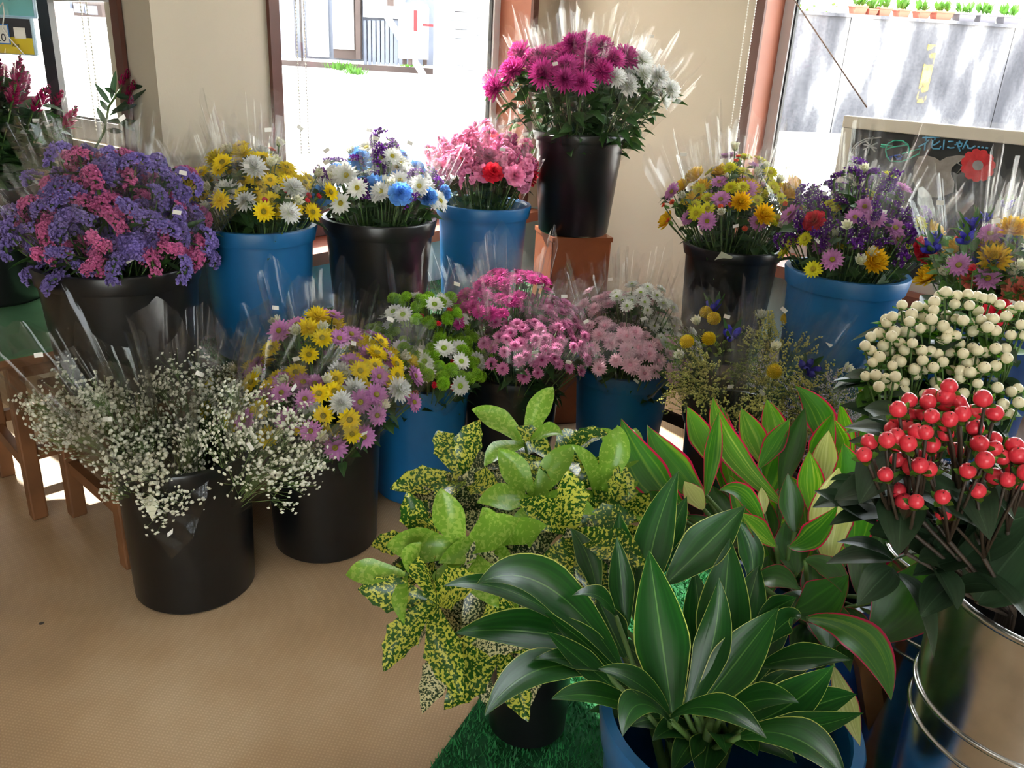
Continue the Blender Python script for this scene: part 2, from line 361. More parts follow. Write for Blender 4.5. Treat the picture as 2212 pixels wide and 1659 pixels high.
# floor: ribbed vinyl with a fine stud pattern
m, t, bs, o_ = nodes('floor_vinyl')
tc = N(t, 'TexCoord'); mp = N(t, 'Mapping'); mp.inputs['Rotation'].default_value = (0, 0, math.radians(8)); mp.inputs['Scale'].default_value = (165, 165, 1)
t.links.new(tc.outputs['Object'], mp.inputs[0])
fr = N(t, 'VectorMath', operation='FRACTION'); t.links.new(mp.outputs[0], fr.inputs[0])
sb = N(t, 'VectorMath', operation='SUBTRACT'); t.links.new(fr.outputs[0], sb.inputs[0]); sb.inputs[1].default_value = (.5, .5, 0)
ml = N(t, 'VectorMath', operation='MULTIPLY'); t.links.new(sb.outputs[0], ml.inputs[0]); ml.inputs[1].default_value = (1, 1, 0)
ln = N(t, 'VectorMath', operation='LENGTH'); t.links.new(ml.outputs[0], ln.inputs[0])
dot = N(t, 'MapRange'); t.links.new(ln.outputs['Value'], dot.inputs[0]); dot.inputs[1].default_value = .34; dot.inputs[2].default_value = .24
col = ramp(t, noise(t, 2.2, 5.), [(.28, srgb(166, 138, 106)), (.5, srgb(194, 164, 128)), (.72, srgb(214, 190, 158))])
dirt = N(t, 'MapRange'); t.links.new(noise(t, 1.3, 6.), dirt.inputs[0]); dirt.inputs[1].default_value = .56; dirt.inputs[2].default_value = .72
m1 = N(t, 'Mix', data_type='RGBA', blend_type='MULTIPLY'); t.links.new(col, m1.inputs[6]); m1.inputs[7].default_value = (.62, .6, .55, 1); t.links.new(dirt.outputs[0], m1.inputs[0])
m2 = N(t, 'Mix', data_type='RGBA', blend_type='MULTIPLY'); inv = N(t, 'MapRange'); t.links.new(dot.outputs[0], inv.inputs[0]); inv.inputs[3].default_value = .5; inv.inputs[4].default_value = 0.
t.links.new(inv.outputs[0], m2.inputs[0]); t.links.new(m1.outputs[2], m2.inputs[6]); m2.inputs[7].default_value = (.7, .66, .6, 1)
sp_ = N(t, 'TexVoronoi'); sp_.inputs['Scale'].default_value = 9.; t.links.new(tc.outputs['Object'], sp_.inputs[0])
sr = N(t, 'MapRange'); t.links.new(sp_.outputs['Distance'], sr.inputs[0]); sr.inputs[1].default_value = .055; sr.inputs[2].default_value = .04
m3 = N(t, 'Mix', data_type='RGBA'); t.links.new(sr.outputs[0], m3.inputs[0]); t.links.new(m2.outputs[2], m3.inputs[6]); m3.inputs[7].default_value = (.06, .05, .04, 1)
t.links.new(m3.outputs[2], bs.inputs['Base Color']); bs.inputs['Roughness'].default_value = .5; bs.inputs['Specular IOR Level'].default_value = .3
bp = N(t, 'Bump'); bp.inputs['Strength'].default_value = .35; bp.inputs['Distance'].default_value = .001; t.links.new(dot.outputs[0], bp.inputs['Height']); t.links.new(bp.outputs[0], bs.inputs['Normal'])
M['floor'] = m
def prism(mb, poly, z0, z1):
    n = len(poly); mb.add([(p.x, p.y, z1) for p in poly] + [(p.x, p.y, z0) for p in poly],
        [tuple(range(n))[::-1], tuple(range(n, 2 * n))] + [(i, (i + 1) % n, n + (i + 1) % n, n + i) for i in range(n)]); return mb
struct('floor', prism(MB(), foot, -.06, 0), M['floor'])
struct('ceiling', prism(MB(), [p + (p - Vector((0, 0, 0))).normalized() * .25 for p in foot], CEIL, CEIL + .1), M['ceil'])

# windows: brown reveal, grey sash with a black gasket, glass, sill
def window(name, fn, a0, a1, z0, depth, sill_in, jamb_w=.012):
    root = obj(name, None, None, fn(a0, 0, z0)); root['kind'] = 'structure'
    iv = -root.location
    def pc(nm, mb, mt, par=root):
        for i, v in enumerate(mb.v): mb.v[i] = tuple(Vector(v) + iv)
        return mb.build(nm, mt, par)
    g = -.004
    pc('frame', slab(MB(), fn, a0, a0 + .014, g, depth, z0, TOP), M['frame'])
    pc('frame', slab(MB(), fn, a1 - .014, a1, g, depth, z0, TOP), M['frame'])
    pc('frame', slab(MB(), fn, a0, a1, g, depth, TOP - .014, TOP), M['frame'])
    for s, a in ((1, a0), (-1, a1)):
        pc('casing', slab(MB(), fn, a - .02 * s, a + .014 * s, -.016, -.004, z0 - .02, TOP + .02), M['frame_dark'])
    pc('sash', slab(MB(), fn, a0 + .014, a0 + .05, depth - .03, depth, z0, TOP - .014), M['sash'])
    pc('sash', slab(MB(), fn, a1 - .05, a1 - .014, depth - .03, depth, z0, TOP - .014), M['sash'])
    pc('sash', slab(MB(), fn, a0 + .05, a1 - .05, depth - .03, depth, z0, z0 + .055), M['sash'])
    pc('sash', slab(MB(), fn, a0 + .05, a1 - .05, depth - .03, depth, TOP - .06, TOP - .014), M['sash'])
    gk = MB(); slab(gk, fn, a0 + .05, a0 + .056, depth - .022, depth - .008, z0 + .055, TOP - .06); slab(gk, fn, a1 - .056, a1 - .05, depth - .022, depth - .008, z0 + .055, TOP - .06); slab(gk, fn, a0 + .05, a1 - .05, depth - .022, depth - .008, z0 + .055, z0 + .061)
    pc('gasket', gk, M['gasket'])
    pc('pane', slab(MB(), fn, a0 + .052, a1 - .052, depth - .017, depth - .012, z0 + .057, TOP - .06), M['glass'])
    if sill_in:
        pc('sill', slab(MB(), fn, a0 - .05, a1 + .05, -sill_in, 0, z0 - .035, z0 + .002), M['frame'])
        pc('sill', slab(MB(), fn, a0, a1, 0, depth, z0 - .002, z0 + .002), M['frame'])
    return root
window('window_1', w1, L1, R1, SILL1, .17, .08)
window('window_2', w2, L2, R2, SILL2, .13, .13)
window('window_3', w0, .135, 2.9, .84, .06, 0)
b = MB(); slab(b, w1, L1 + .02, R1 - .02, .10, .135, SILL1 + .004, SILL1 + .13); struct('trim_1', b, M['frame_dark'])

# shop front behind the camera: glass double door
dr = obj('door_1', None, None, (0, YB - .1, 0)); dr['kind'] = 'structure'
for x in (-.92, 0, .92): obj('frame', MB().box((x, 0, 1.075), .06, .06, 2.15).mesh('f', M['sash'], False), dr)
for x in (-.46, .46): obj('pane', MB().box((x, 0, 1.075), .86, .006, 2.1).mesh('p', M['glass'], False), dr)

# roller blinds with bead chains, fabric lowered just out of view to limit the sun
def blind(fn, a0, a1, zb, chain_a, zc, label, off=-.03):
    root = thing('roller_blind', label, 'blind', fn(a0, off, zb), 'roller blinds at the windows'); iv = -root.location
    def pc(nm, mb, mt, sm=False):
        for i, v in enumerate(mb.v): mb.v[i] = tuple(Vector(v) + iv)
        return mb.build(nm, mt, root, sm)
    pc('roller', MB().tube([fn(a0, off, TOP + .06), fn(a1, off, TOP + .06)], .025, 10), M['sash'], True)
    pc('blind_fabric', slab(MB(), fn, a0 + .02, a1 - .02, off - .002, off + .002, zb, TOP + .06), M['wall'])
    pc('bottom_rail', slab(MB(), fn, a0 + .02, a1 - .02, off - .008, off + .008, zb - .02, zb), M['sash'])
    mb = MB(); z = TOP + .05
    while z > zc:
        for da in (-.014, .014): mb.ball(fn(chain_a + da, off - .02, z), .0026, 5, 4)
        z -= .0085
    for da in (-.014, .014): mb.tube([fn(chain_a + da, off - .02, TOP + .05), fn(chain_a + da, off - .02, zc)], .0009, 4)
    c = pc('bead_chain', mb, M['paper'], True); c['kind'] = 'stuff'
ZB1 = 1.68
blind(w1, L1 + .01, R1 - .01, ZB1, L1 + .055, .83, 'white roller blind with bead chain above the window beside the cream pillar')
blind(w2, L2 + .01, R2 - .01, 1.9, L2 - .012, .9, 'white roller blind with bead chain over the window facing the concrete wall')
blind(w0, .14, 2.8, 1.215, .24, .88, 'white roller blind with bead chain at the window by the packet rack', -.012)

# unseen ceiling fixtures, added to fill the interior with light
for i, (x, y, nm) in enumerate(((-1.0, -.5, 'above the open floor'), (1.3, -.7, 'above the steel buckets'))):
    root = thing('added_ceiling_fill', 'added white ceiling fill light ' + nm, 'lamp', (x, y, CEIL), 'added ceiling fill lights')
    obj('housing', MB().box((0, 0, -.03), .2, 1.25, .06).mesh('fill_housing', M['ceil'], False), root)
    for s in (-1, 1):
        em, et, eb, eo = nodes('fill_tube'); eb.inputs['Emission Color'].default_value = (1, .97, .9, 1); eb.inputs['Emission Strength'].default_value = 3
        obj('tube', MB().tube([(s * .05, -.58, -.075), (s * .05, .58, -.075)], .014, 8).mesh('fill_tube', em), root)
    ld = bpy.data.lights.new('fill_light', 'AREA'); ld.shape = 'RECTANGLE'; ld.size = .2; ld.size_y = 1.2; ld.energy = FILL_W; ld.color = (1, .96, .88)
    lo = bpy.data.objects.new('fill_light', ld); COL.objects.link(lo); lo.parent = root; lo.location = (0, 0, -.1)

# ------------------------------------------------------------------ outside
g0, g1, g2 = w1(-.5, .3, .25), P(800, 152, 12), P(1760, 300, 8)
gn = (g1 - g0).cross(g2 - g0).normalized(); gn = gn if gn.z > 0 else -gn
def gz(x, y): return g0.z - (gn.x * (x - g0.x) + gn.y * (y - g0.y)) / gn.z
def gp(px, py):
    v = ray(px, py); return CAM + v * ((g0 - CAM).dot(gn) / v.dot(gn))
M['asphalt'] = mat('pale_concrete_yard', srgb(206, 202, 196), .9, .08, .8)
c4 = [w1(-1.75, .24, 0), C0 + n1 * .24 + n2 * .24, w2(9, .24, 0), w2(40, 30, 0), C0 + Vector((0, 60, 0)), C0 + Vector((-45, 45, 0)), w0(9, .24, 0)]
gv = [(p.x, p.y, gz(p.x, p.y)) for p in c4]
g = mesh('yard_ground', gv, [tuple(range(len(gv)))], M['asphalt'], smooth=False); go = obj('yard_ground', g); go['kind'] = 'structure'
if g.polygons[0].normal.z < 0: g.flip_normals()
M['tin'] = mat('weathered_tin', srgb(128, 134, 150), .6, .16, 3.); M['plank'] = mat('grey_planks', srgb(84, 70, 66), .8, .2, 2.)
M['tank'] = mat('tank_white', srgb(236, 236, 238), .5, .03); M['redmark'] = mat('red_marking', srgb(196, 40, 46), .6)
M['concrete'] = None
# shed across the yard (through the back window)
SD = 12.
def sp3(px, py, D=SD): return P(px, py, D)
sx = (sp3(1000, 100) - sp3(600, 100)); sx.z = 0; sx.normalize(); syv = Vector((-sx.y, sx.x, 0))
def shedpt(px, py, o=0.):
    K = sp3(800, 120); q = onplane(px, py, K, syv); return q + syv * o
def rect(mb, px0, px1, py0, py1, th=.06, o=0., mi=0):
    a = shedpt(px0, py0); c = shedpt(px1, py1)
    z1, z0 = max(a.z, c.z), min(a.z, c.z); A = Vector((a.x, a.y, 0)); B = Vector((c.x, c.y, 0)); f_ = syv * -1
    vs = [p + f_ * (oo - o) + ZV * z for p in (A, B) for oo in (0, th) for z in (z0, z1)]
    mb.add(vs, [(0, 1, 3, 2), (4, 6, 7, 5), (0, 4, 5, 1), (2, 3, 7, 6), (0, 2, 6, 4), (1, 5, 7, 3)], mi); return mb
shed = thing('shed', 'weathered tin and plank shed across the sunny yard', 'shed', (0, 0, 0))
rect(MB(), 560, 1090, -420, 150, .05, .08).build('wall', M['tin'], shed)
for i in range(9): rect(MB(), 786 + i * 9.5, 793.5 + i * 9.5, 44, 140, .05).build('plank', M['tin'], shed)
rect(MB(), 785, 875, -120, 42, .09).build('wall_panel', M['tank'], shed)
rect(MB(), 768, 783, -200, 128, .16).build('post', M['plank'], shed)
rect(MB(), 643, 655, -200, 140, .12).build('post', M['plank'], shed)
dr2 = rect(MB(), 714, 770, -200, 128, .04).build('door', M['plank'], shed)
rect(MB(), 716, 767, -150, 108, .07).build('door_panel', M['tank'], dr2)
rect(MB(), 655, 712, -200, 124, .05).build('door', M['tank'], shed)
rect(MB(), 600, 640, -200, 146, .07).build('wall_panel', M['tank'], shed)
rect(MB(), 560, 1090, 140, 156, .12).build('footing', M['plank'], shed)
def outthing(nm, label, cat, mb, mt, group=None, sm=False):
    c = sum((Vector(v) for v in mb.v), Vector()) / len(mb.v); zmin = min(v[2] for v in mb.v); c.z = zmin
    mb.v = [tuple(Vector(v) - c) for v in mb.v]; o = mb.build(nm, mt, None, sm, loc=c); return tag(o, label, cat, group)
tb = shedpt(900, 140, -.45); tt = shedpt(900, 12, -.45); rT = (shedpt(932, 60) - shedpt(868, 60)).length / 2
tk = thing('water_tank', 'tall white boiler tank with red markings beside the shed', 'tank', tb)
hT = tt.z - tb.z
MB().lathe([(.001, .08), (rT, .08), (rT, hT * .94), (rT * .9, hT), (.001, hT)], 20).build('body', M['tank'], tk, True)
for a in range(3):
    th = a * 2.1 + .4; MB().tube([(rT * .8 * math.cos(th), rT * .8 * math.sin(th), 0), (rT * .8 * math.cos(th), rT * .8 * math.sin(th), .12)], .03, 6).build('leg', M['plank'], tk)
f0 = -syv
MB().box(f0 * (rT + .002) + sx * .05 + ZV * hT * .72, .05, .02, .26, sx, f0).build('red_marking', M['redmark'], tk)
MB().box(f0 * (rT * .93) + sx * .22 + ZV * hT * .66, .14, .02, .03, sx, f0).build('red_marking', M['redmark'], tk)
a = rect(MB(), 842, 866, -4, 22, .45, -.1); ac = outthing('wall_unit', 'small white metal vent box mounted high on the shed', 'vent', a, M['tank'])
q = rect(MB(), 848, 862, 2, 18, .46, -.1); q.v = [tuple(Vector(v) - ac.location) for v in q.v]; q.build('vent_opening', M['plank'], ac)
mbp = MB(); pa, pb = P(961, -260, 9), gp(957, 172); mbp.tube([pb, Vector((pb.x, pb.y, pb.z + 3.4))], .045, 8)
outthing('pole', 'upright white post standing in the sunny yard', 'pole', mbp, M['tank'], sm=True)
mbp = MB(); a0_ = gp(915, 163); mbp.tube([a0_, shedpt(838, 30, -.3)], .05, 8)
outthing('prop_pole', 'slanting white prop leaning against the shed', 'pole', mbp, M['tank'], sm=True)
# stone garden wall at the right of the yard
M['stone'] = mat('grey_stone', srgb(150, 152, 156), .85, .2, 4., bump=.3, bscale=8)
sw = thing('stone_wall', 'rough grey block wall at the edge of the yard', 'wall', gp(1040, 175))
o_ = sw.location
for row in range(9):
    for k in range(3):
        px = 985 + k * 30 + (row % 2) * 12; c = P(px, 150 - row * 19 + k * 12, 9.6 - k * .7)
        MB().box(c - o_, .145 + RNG.random() * .02, .3, .088, sx, syv).build('stone', M['stone'], sw)
MB().box(P(1015, 70, 10.4) - o_, .9, .1, 2.2, sx, syv).build('backing', M['stone'], sw)
# weeds
def weed(px, py, s, label):
    c = gp(px, py); mb = MB(); rr = random.Random(int(px))
    for i in range(60):
        th, r_ = rr.random() * 6.28, rr.random() * s; p0 = Vector((r_ * math.cos(th), r_ * .5 * math.sin(th), 0)); h = s * (.25 + .4 * rr.random())
        dv = Vector((math.cos(th) * h * .6, math.sin(th) * h * .6, h)); sd_ = Vector((-math.sin(th), math.cos(th), 0)) * s * .09
        mb.add([p0, p0 + dv * .5 + sd_, p0 + dv, p0 + dv * .5 - sd_], [(0, 1, 2, 3)], uv=[(.5, 0), (0, .5), (.5, 1), (1, .5)])
    o = mb.build('weed', M['leaf_lt'], None, True, c); tag(o, label, 'weed', 'weeds in the yard')
weed(735, 152, .22, 'green weeds growing by the shed door'); weed(770, 162, .18, 'low green weeds in front of the shed planks')
weed(880, 146, .25, 'small weeds at the foot of the white boiler tank'); weed(985, 158, .35, 'leafy weeds at the foot of the block wall')
# concrete retaining wall outside the right window, planters on top
m, t, bs, o2 = nodes('stained_concrete'); tc = N(t, 'TexCoord'); mp = N(t, 'Mapping'); mp.inputs['Scale'].default_value = (2.2, 2.2, .55); t.links.new(tc.outputs['Object'], mp.inputs[0])
ns = noise(t, 1.5, 8., vec=mp.outputs[0]); col = ramp(t, ns, [(.36, srgb(70, 70, 76)), (.5, srgb(104, 103, 108)), (.66, srgb(176, 174, 174))])
fine = noise(t, 40, 4.); mm = N(t, 'Mix', data_type='RGBA', blend_type='MULTIPLY'); mm.inputs[0].default_value = .5; t.links.new(col, mm.inputs[6]); t.links.new(ramp(t, fine, [(.35, (.6, .6, .62)), (.6, (1, 1, 1))]), mm.inputs[7])
t.links.new(mm.outputs[2], bs.inputs['Base Color']); bs.inputs['Roughness'].default_value = .9
M['concrete'] = m
TL = P(1725, 30, 8); TR = atz(2212, 62, TL.z)
wx = (TR - TL); wx.z = 0; wx.normalize(); wy = Vector((-wx.y, wx.x, 0)); wy = wy if wy.y > 0 else -wy
cw = thing('retaining_wall', 'stained grey concrete retaining wall outside the right window', 'wall', Vector((TL.x, TL.y, gz(TL.x, TL.y))))
iv = -cw.location
def cbox(nm, u0, u1, z0, z1, th, o, mt, off=0.):
    vs = [TL + wx * u + wy * (oo + off) + ZV * 0 for u in (u0, u1) for oo in (o, o + th)]
    mb = MB(); vv = []
    for p in vs:
        for z in (z0, z1): vv.append(Vector((p.x, p.y, z)) + iv)
    mb.add(vv, [(0, 1, 3, 2), (4, 6, 7, 5), (0, 4, 5, 1), (2, 3, 7, 6), (0, 2, 6, 4), (1, 5, 7, 3)]); return mb.build(nm, mt, cw)
zt = TL.z; zb = zt - 1.75
for i in range(4): cbox('concrete_panel', -1.2 + i * 1.75, .54 + i * 1.75, zb, zt, .25, 0, M['concrete'])
cbox('coping', -1.3, 6, zt, zt + .03, .32, -.03, M['concrete'])
M['stain'], st_t, st_b, st_o = nodes('yellow_stain'); st_b.inputs['Base Color'].default_value = (*srgb(206, 182, 92), 1)
st_tr = N(st_t, 'BsdfTransparent'); st_m = N(st_t, 'MixShader'); st_r = N(st_t, 'MapRange'); st_t.links.new(noise(st_t, 9., 5.), st_r.inputs[0]); st_r.inputs[1].default_value = .42; st_r.inputs[2].default_value = .62
st_t.links.new(st_r.outputs[0], st_m.inputs[0]); st_t.links.new(st_tr.outputs[0], st_m.inputs[1]); st_t.links.new(st_b.outputs[0], st_m.inputs[2]); st_t.links.new(st_m.outputs[0], st_o.inputs[0])
stn = cbox('stain', (onplane(2003, 150, TL, wy) - TL).dot(wx) - .05, (onplane(2003, 150, TL, wy) - TL).dot(wx) + .05, zt - .75, zt - .2, .01, -.012, M['stain'])
M['terra'] = mat('terracotta', srgb(190, 104, 84), .8, .1); M['greypot'] = mat('grey_planter', srgb(120, 116, 124), .7, .1)
for i, (px, wpx, mt, lb) in enumerate([(1860, 30, 'terra', 'oblong pink-brown planter on the concrete wall'), (1888, 22, 'terra', 'small terracotta pot squeezed between two planters on the concrete wall'), (1914, 29, 'terra', 'wide terracotta pot with trailing green plant'), (1956, 27, 'terra', 'terracotta pot with a bushy seedling standing alone on the wall'),
        (2000, 27, 'terra', 'terracotta pot with a tiny sprout on the wall'), (2044, 42, 'terra', 'long pale planter with a green shoot on the wall'), (2094, 42, 'greypot', 'grey trough planter filled with seedlings'), (2140, 42, 'greypot', 'grey trough planter with sparse seedlings beside its twin'), (2192, 42, 'greypot', 'grey trough planter at the fence post')]):
    q = onplane(px, 30, TL, wy); u = (q - TL).dot(wx); k = (q - CAM).dot(FW) / FPX; w_ = wpx * k; h_ = w_ * (.42 if wpx > 35 else .6) 
    c = TL + wx * u + wy * .08; c.z = zt + .03
    root = thing('planter', lb, 'planter', c, 'planters on the concrete wall')
    mb = MB(); vs = []
    for z, s in ((0, .78), (h_ * .8, .95), (h_ * .8, 1.04), (h_, 1.04)):
        for sx_, sy_ in ((-1, -1), (1, -1), (1, 1), (-1, 1)): vs.append(wx * (w_ / 2 * s * sx_) + wy * (.07 * s * sy_) + ZV * z)
    mb.add(vs, [(3, 2, 1, 0)] + [(r0 * 4 + j, r0 * 4 + (j + 1) % 4, r0 * 4 + 4 + (j + 1) % 4, r0 * 4 + 4 + j) for r0 in range(3) for j in range(4)] + [(12, 13, 14, 15)])
    mb.build('pot', M[mt], root)
    pl = MB(); rr = random.Random(i + 40)
    for j in range(26):
        p0 = wx * (rr.uniform(-.4, .4) * w_) + ZV * h_; th = rr.random() * 6.28; hh = rr.uniform(.04, .13); dv = Vector((math.cos(th) * .05, math.sin(th) * .05, hh)); s_ = Vector((-math.sin(th), math.cos(th), 0)) * .022
        pl.add([p0, p0 + dv * .6 + s_, p0 + dv, p0 + dv * .6 - s_], [(0, 1, 2, 3)], uv=[(.5, 0), (0, .5), (.5, 1), (1, .5)])
    pl.build('plant', M['leaf_lt'], root, True)
fe = thing('fence', 'white rail fence behind the planters on the concrete wall', 'fence', TL + wy * .2 + ZV * .03); 
for u in (.55, 2.15, 3.6): obj('post', MB().box(wx * u + ZV * .5, .06, .06, 1.0, wx, wy).mesh('fence_post', M['tank'], False), fe)
for z in (.16, .34, .52): obj('rail', MB().box(wx * 2.1 + ZV * z, 4.6, .03, .07, wx, wy).mesh('fence_rail', M['tank'], False), fe)
bt = thing('shrub', 'green leafy shrub beyond the concrete wall by the fence end', 'shrub', TL + wx * .28 + wy * .7 + ZV * -.1)
sh = MB(); rr = random.Random(3)
for j in range(300):
    c = Vector((rr.gauss(0, .2), rr.gauss(0, .15), rr.uniform(0, .5))); th = rr.random() * 6.28; dv = Vector((math.cos(th), math.sin(th), rr.uniform(-.3, .8))) * .06; s_ = Vector((-math.sin(th), math.cos(th), 0)) * .02
    sh.add([c, c + dv * .5 + s_, c + dv, c + dv * .5 - s_], [(0, 1, 2, 3)], uv=[(.5, 0), (0, .5), (.5, 1), (1, .5)])
f_ = sh.build('foliage', M['leaf_lt'], bt, True); f_['kind'] = 'stuff'
MB().tube([(0, 0, -.5), (0, 0, .3)], .02, 6).build('trunk', M['stem_red'], bt)
# house seen through the left window
hs = thing('house', 'pale house with a grey doorway and stone steps across the lane', 'house', gp(190, 160))
hl = hs.location; hx = sx
def hb(nm, px0, px1, py0, py1, th, mt, D=9.0, par=None):
    a = P(px0, py0, D) - hl; c = P(px1, py1, D) - hl; mid = (a + c) / 2
    o = MB().box(mid, abs((c - a).dot(hx)), th, abs(c.z - a.z), hx, syv).build(nm, mt, par or hs)
    return o
hb('wall', 20, 300, -260, 62, .2, M['tank'], 9.4)
hd = hb('door', 158, 212, -120, 36, .08, M['plank'], 9.2)
hb('door_panel', 162, 183, 8, 28, .04, M['tin'], 9.1, hd); hb('door_panel', 186, 208, 12, 32, .04, M['tin'], 9.1, hd)
hb('window', 126, 150, -40, 18, .08, M['tin'], 9.2)
for i in range(3): hb('step', 136 - i * 2, 212 + i * 4, 36 + i * 10, 47 + i * 10, .25 + i * .1, M['stone'], 9.1 - i * .15)
bn = thing('banner', 'faded pink cloth banner hanging outside the left window', 'banner', gp(122, 150))
mb = MB(); a = P(112, -60, 5.) - bn.location; c = P(128, 92, 5.) - bn.location
mb.box((a + c) / 2, .1, .004, abs(c.z - a.z), hx, syv); mb.build('cloth', mat('faded_pink_cloth', srgb(206, 178, 178), .9, .08), bn)
mb = MB(); e = P(112, -60, 5.) - bn.location; mb.tube([Vector((e.x - .04, e.y, e.z)), Vector((e.x - .04, e.y, 0))], .012, 6); mb.build('pole', M['tank'], bn)

# ------------------------------------------------------------------ benches, stools, box, turf
def turf_patch(root_name, label, poly, z, n, cat='turf', h=.012, kind=None):
    root = thing(root_name, label, cat, (poly[0].x, poly[0].y, z)); iv = -root.location
    mb = MB(); prism(mb, poly, z, z + .008); mb.v = [tuple(Vector(v) + iv) for v in mb.v]; mb.build('backing', M['turf'], root)
    rr = random.Random(n); xs = [p.x for p in poly]; ys = [p.y for p in poly]; vs = []; fs = []; k = 0
    def inside(x, y):
        c = False; j = len(poly) - 1
        for i in range(len(poly)):
            if (poly[i].y > y) != (poly[j].y > y) and x < (poly[j].x - poly[i].x) * (y - poly[i].y) / (poly[j].y - poly[i].y) + poly[i].x: c = not c
            j = i
        return c
    while k < n:
        x, y = rr.uniform(min(xs), max(xs)), rr.uniform(min(ys), max(ys))
        if not inside(x, y): continue
        k += 1; th = rr.random() * 6.28; hh = h * rr.uniform(.6, 1.2); w_ = .0016; ln_ = rr.uniform(.2, .9) * hh
        sx_, sy_ = -math.sin(th) * w_, math.cos(th) * w_; i0 = len(vs); X, Y, Z = x + iv.x, y + iv.y, z + .008 + iv.z
        vs += [(X + sx_, Y + sy_, Z), (X - sx_, Y - sy_, Z), (X + math.cos(th) * ln_, Y + math.sin(th) * ln_, Z + hh)]; fs.append((i0, i0 + 1, i0 + 2))
    o = obj('blades', mesh('turf_blades', vs, fs, M['blade'], smooth=False), root); o['kind'] = 'stuff'; return root
def stool(label, legs, ztop, mt, sheet=None, thick=.025, lw=.036, over=.03, name='stool', group=None, str_z=(.14,)):
    c = sum((Vector((x, y, 0)) for x, y in legs), Vector()) / 4; root = thing(name, label, 'stool' if name == 'stool' else 'bench', c, group)
    L_ = [Vector((x, y, 0)) - c for x, y in legs]; ax = (L_[1] - L_[0]).normalized(); ay = (L_[3] - L_[0]).normalized()
    for p in L_: bevel(MB().box(p + ZV * (ztop - thick) / 2, lw, lw, ztop - thick, ax, ay).build('leg', M[mt], root))
    w_ = (L_[1] - L_[0]).length; h_ = (L_[3] - L_[0]).length
    bevel(MB().box(ZV * (ztop - thick / 2), w_ + lw + over, h_ + lw + over, thick, ax, ay).build('seat', M[mt], root))
    for z in str_z:
        for i in range(4):
            p, q_ = L_[i], L_[(i + 1) % 4]; dd = (q_ - p).normalized()
            MB().box((p + q_) / 2 + ZV * (z + .03 * (i % 2)), (q_ - p).length - lw, .02, .03, dd, ZV.cross(dd)).build('stretcher', M[mt], root)
    for i in range(4):
        p, q_ = L_[i], L_[(i + 1) % 4]; dd = (q_ - p).normalized()
        MB().box((p + q_) / 2 + ZV * (ztop - thick - .03), (q_ - p).length - lw, .018, .055, dd, ZV.cross(dd)).build('apron', M[mt], root)
    if sheet:
        MB().box(ZV * (ztop + .002), w_ + lw + over + .01, h_ + lw + over + .01, .004, ax, ay).build('cover_sheet', M[sheet], root)
    return root
BZ, BRZ, ST1, ST2 = .375, .335, .36, .45
legC, legB = Vector((-1.069, 1.791, 0)), Vector((-.844, 1.588, 0)); bk = Vector((.15, .167, 0))
stool('wooden stool with crossed stretchers under the statice bucket', [tuple((legC)[:2]), tuple(legB[:2]), tuple((legB + bk)[:2]), tuple((legC + bk)[:2])], ST1, 'wood')
lz, la = Vector((-1.351, 1.968, 0)), Vector((-1.154, 1.77, 0))
stool('wooden stool topped with a green vinyl sheet', [tuple(lz[:2]), tuple(la[:2]), tuple((la + bk * 1.2)[:2]), tuple((lz + bk * 1.2)[:2])], ST2, 'wood', 'sheet', over=.16)
bb = [w1(-1.80, -.14, 0), w1(-.66, -.14, 0), w1(-.66, -.44, 0), w1(-1.80, -.44, 0)]
stool('low wooden bench along the wall under the back window', [(p.x, p.y) for p in bb], BZ - .008, 'wood_dk', name='bench', over=.04)
bp_ = [w1(-1.835, -.105, 0), w1(-.625, -.105, 0), w1(-.625, -.475, 0), w1(-1.835, -.475, 0)]
turf_patch('bench_turf', 'green artificial turf mat laid over the bench by the back window', bp_, BZ - .008, 9000, h=.008)
bb = [w2(1.08, -.28, 0), w2(2.45, -.28, 0), w2(2.45, -.62, 0), w2(1.08, -.62, 0)]
stool('low wooden bench along the wall under the right window', [(p.x, p.y) for p in bb], BRZ, 'wood_dk', name='bench', over=.04)
# ------------------------------------------------------------------ wooden pedestal
fx = Vector((.962, .272, 0)); fy = Vector((-.272, .962, 0))
pb = thing('pedestal_box', 'varnished reddish wooden box pedestal in the corner', 'box', (.165, 2.60, 0))
bevel(MB().box((0, 0, .31), .19, .19, .62, fx, fy).build('body', M['box'], pb), .006, 2)
MB().box((0, 0, .615), .194, .194, .014, fx, fy).build('top_board', M['box'], pb)

# ------------------------------------------------------------------ buckets
BUCKET = {}
def bucket(key, label, c, z0, h, rr, rb, mt, collar=.034, group='plastic flower buckets'):
    root = thing('flower_bucket', label, 'bucket', (c[0], c[1], z0), group)
    w = .004
    prof = [(.001, 0), (rb - .006, 0), (rb, .006), (rr - .008, h - .002), (rr - .008 - w, h - .002), (rb - w, .012), (.001, .012)]
    MB().lathe(prof, 48).build('body', M[mt], root, True)
    o = root.children[0]; es = o.modifiers.new('edge', 'EDGE_SPLIT'); es.split_angle = math.radians(40)
    r1 = rr - .008 - (rr - rb) * collar / h
    prof = [(r1 - .002, h - collar), (r1 + .007, h - collar), (rr + .002, h - .004), (rr, h), (rr - .012, h), (rr - .014, h - .006)]
    o = MB().lathe(prof, 48).build('rim', M[mt], root, True); es = o.modifiers.new('edge', 'EDGE_SPLIT'); es.split_angle = math.radians(50)
    BUCKET[key] = (Vector((c[0], c[1], 0)), z0, h, rr, rb); return root
def at_rim(px, py, D, z): p = P(px, py, D); return (p.x, p.y)
bucket('B1', 'blue plastic bucket of yellow and white bouquets on the back bench', (-.653, 2.047), BZ, .33, .1425, .118, 'blue', .036)
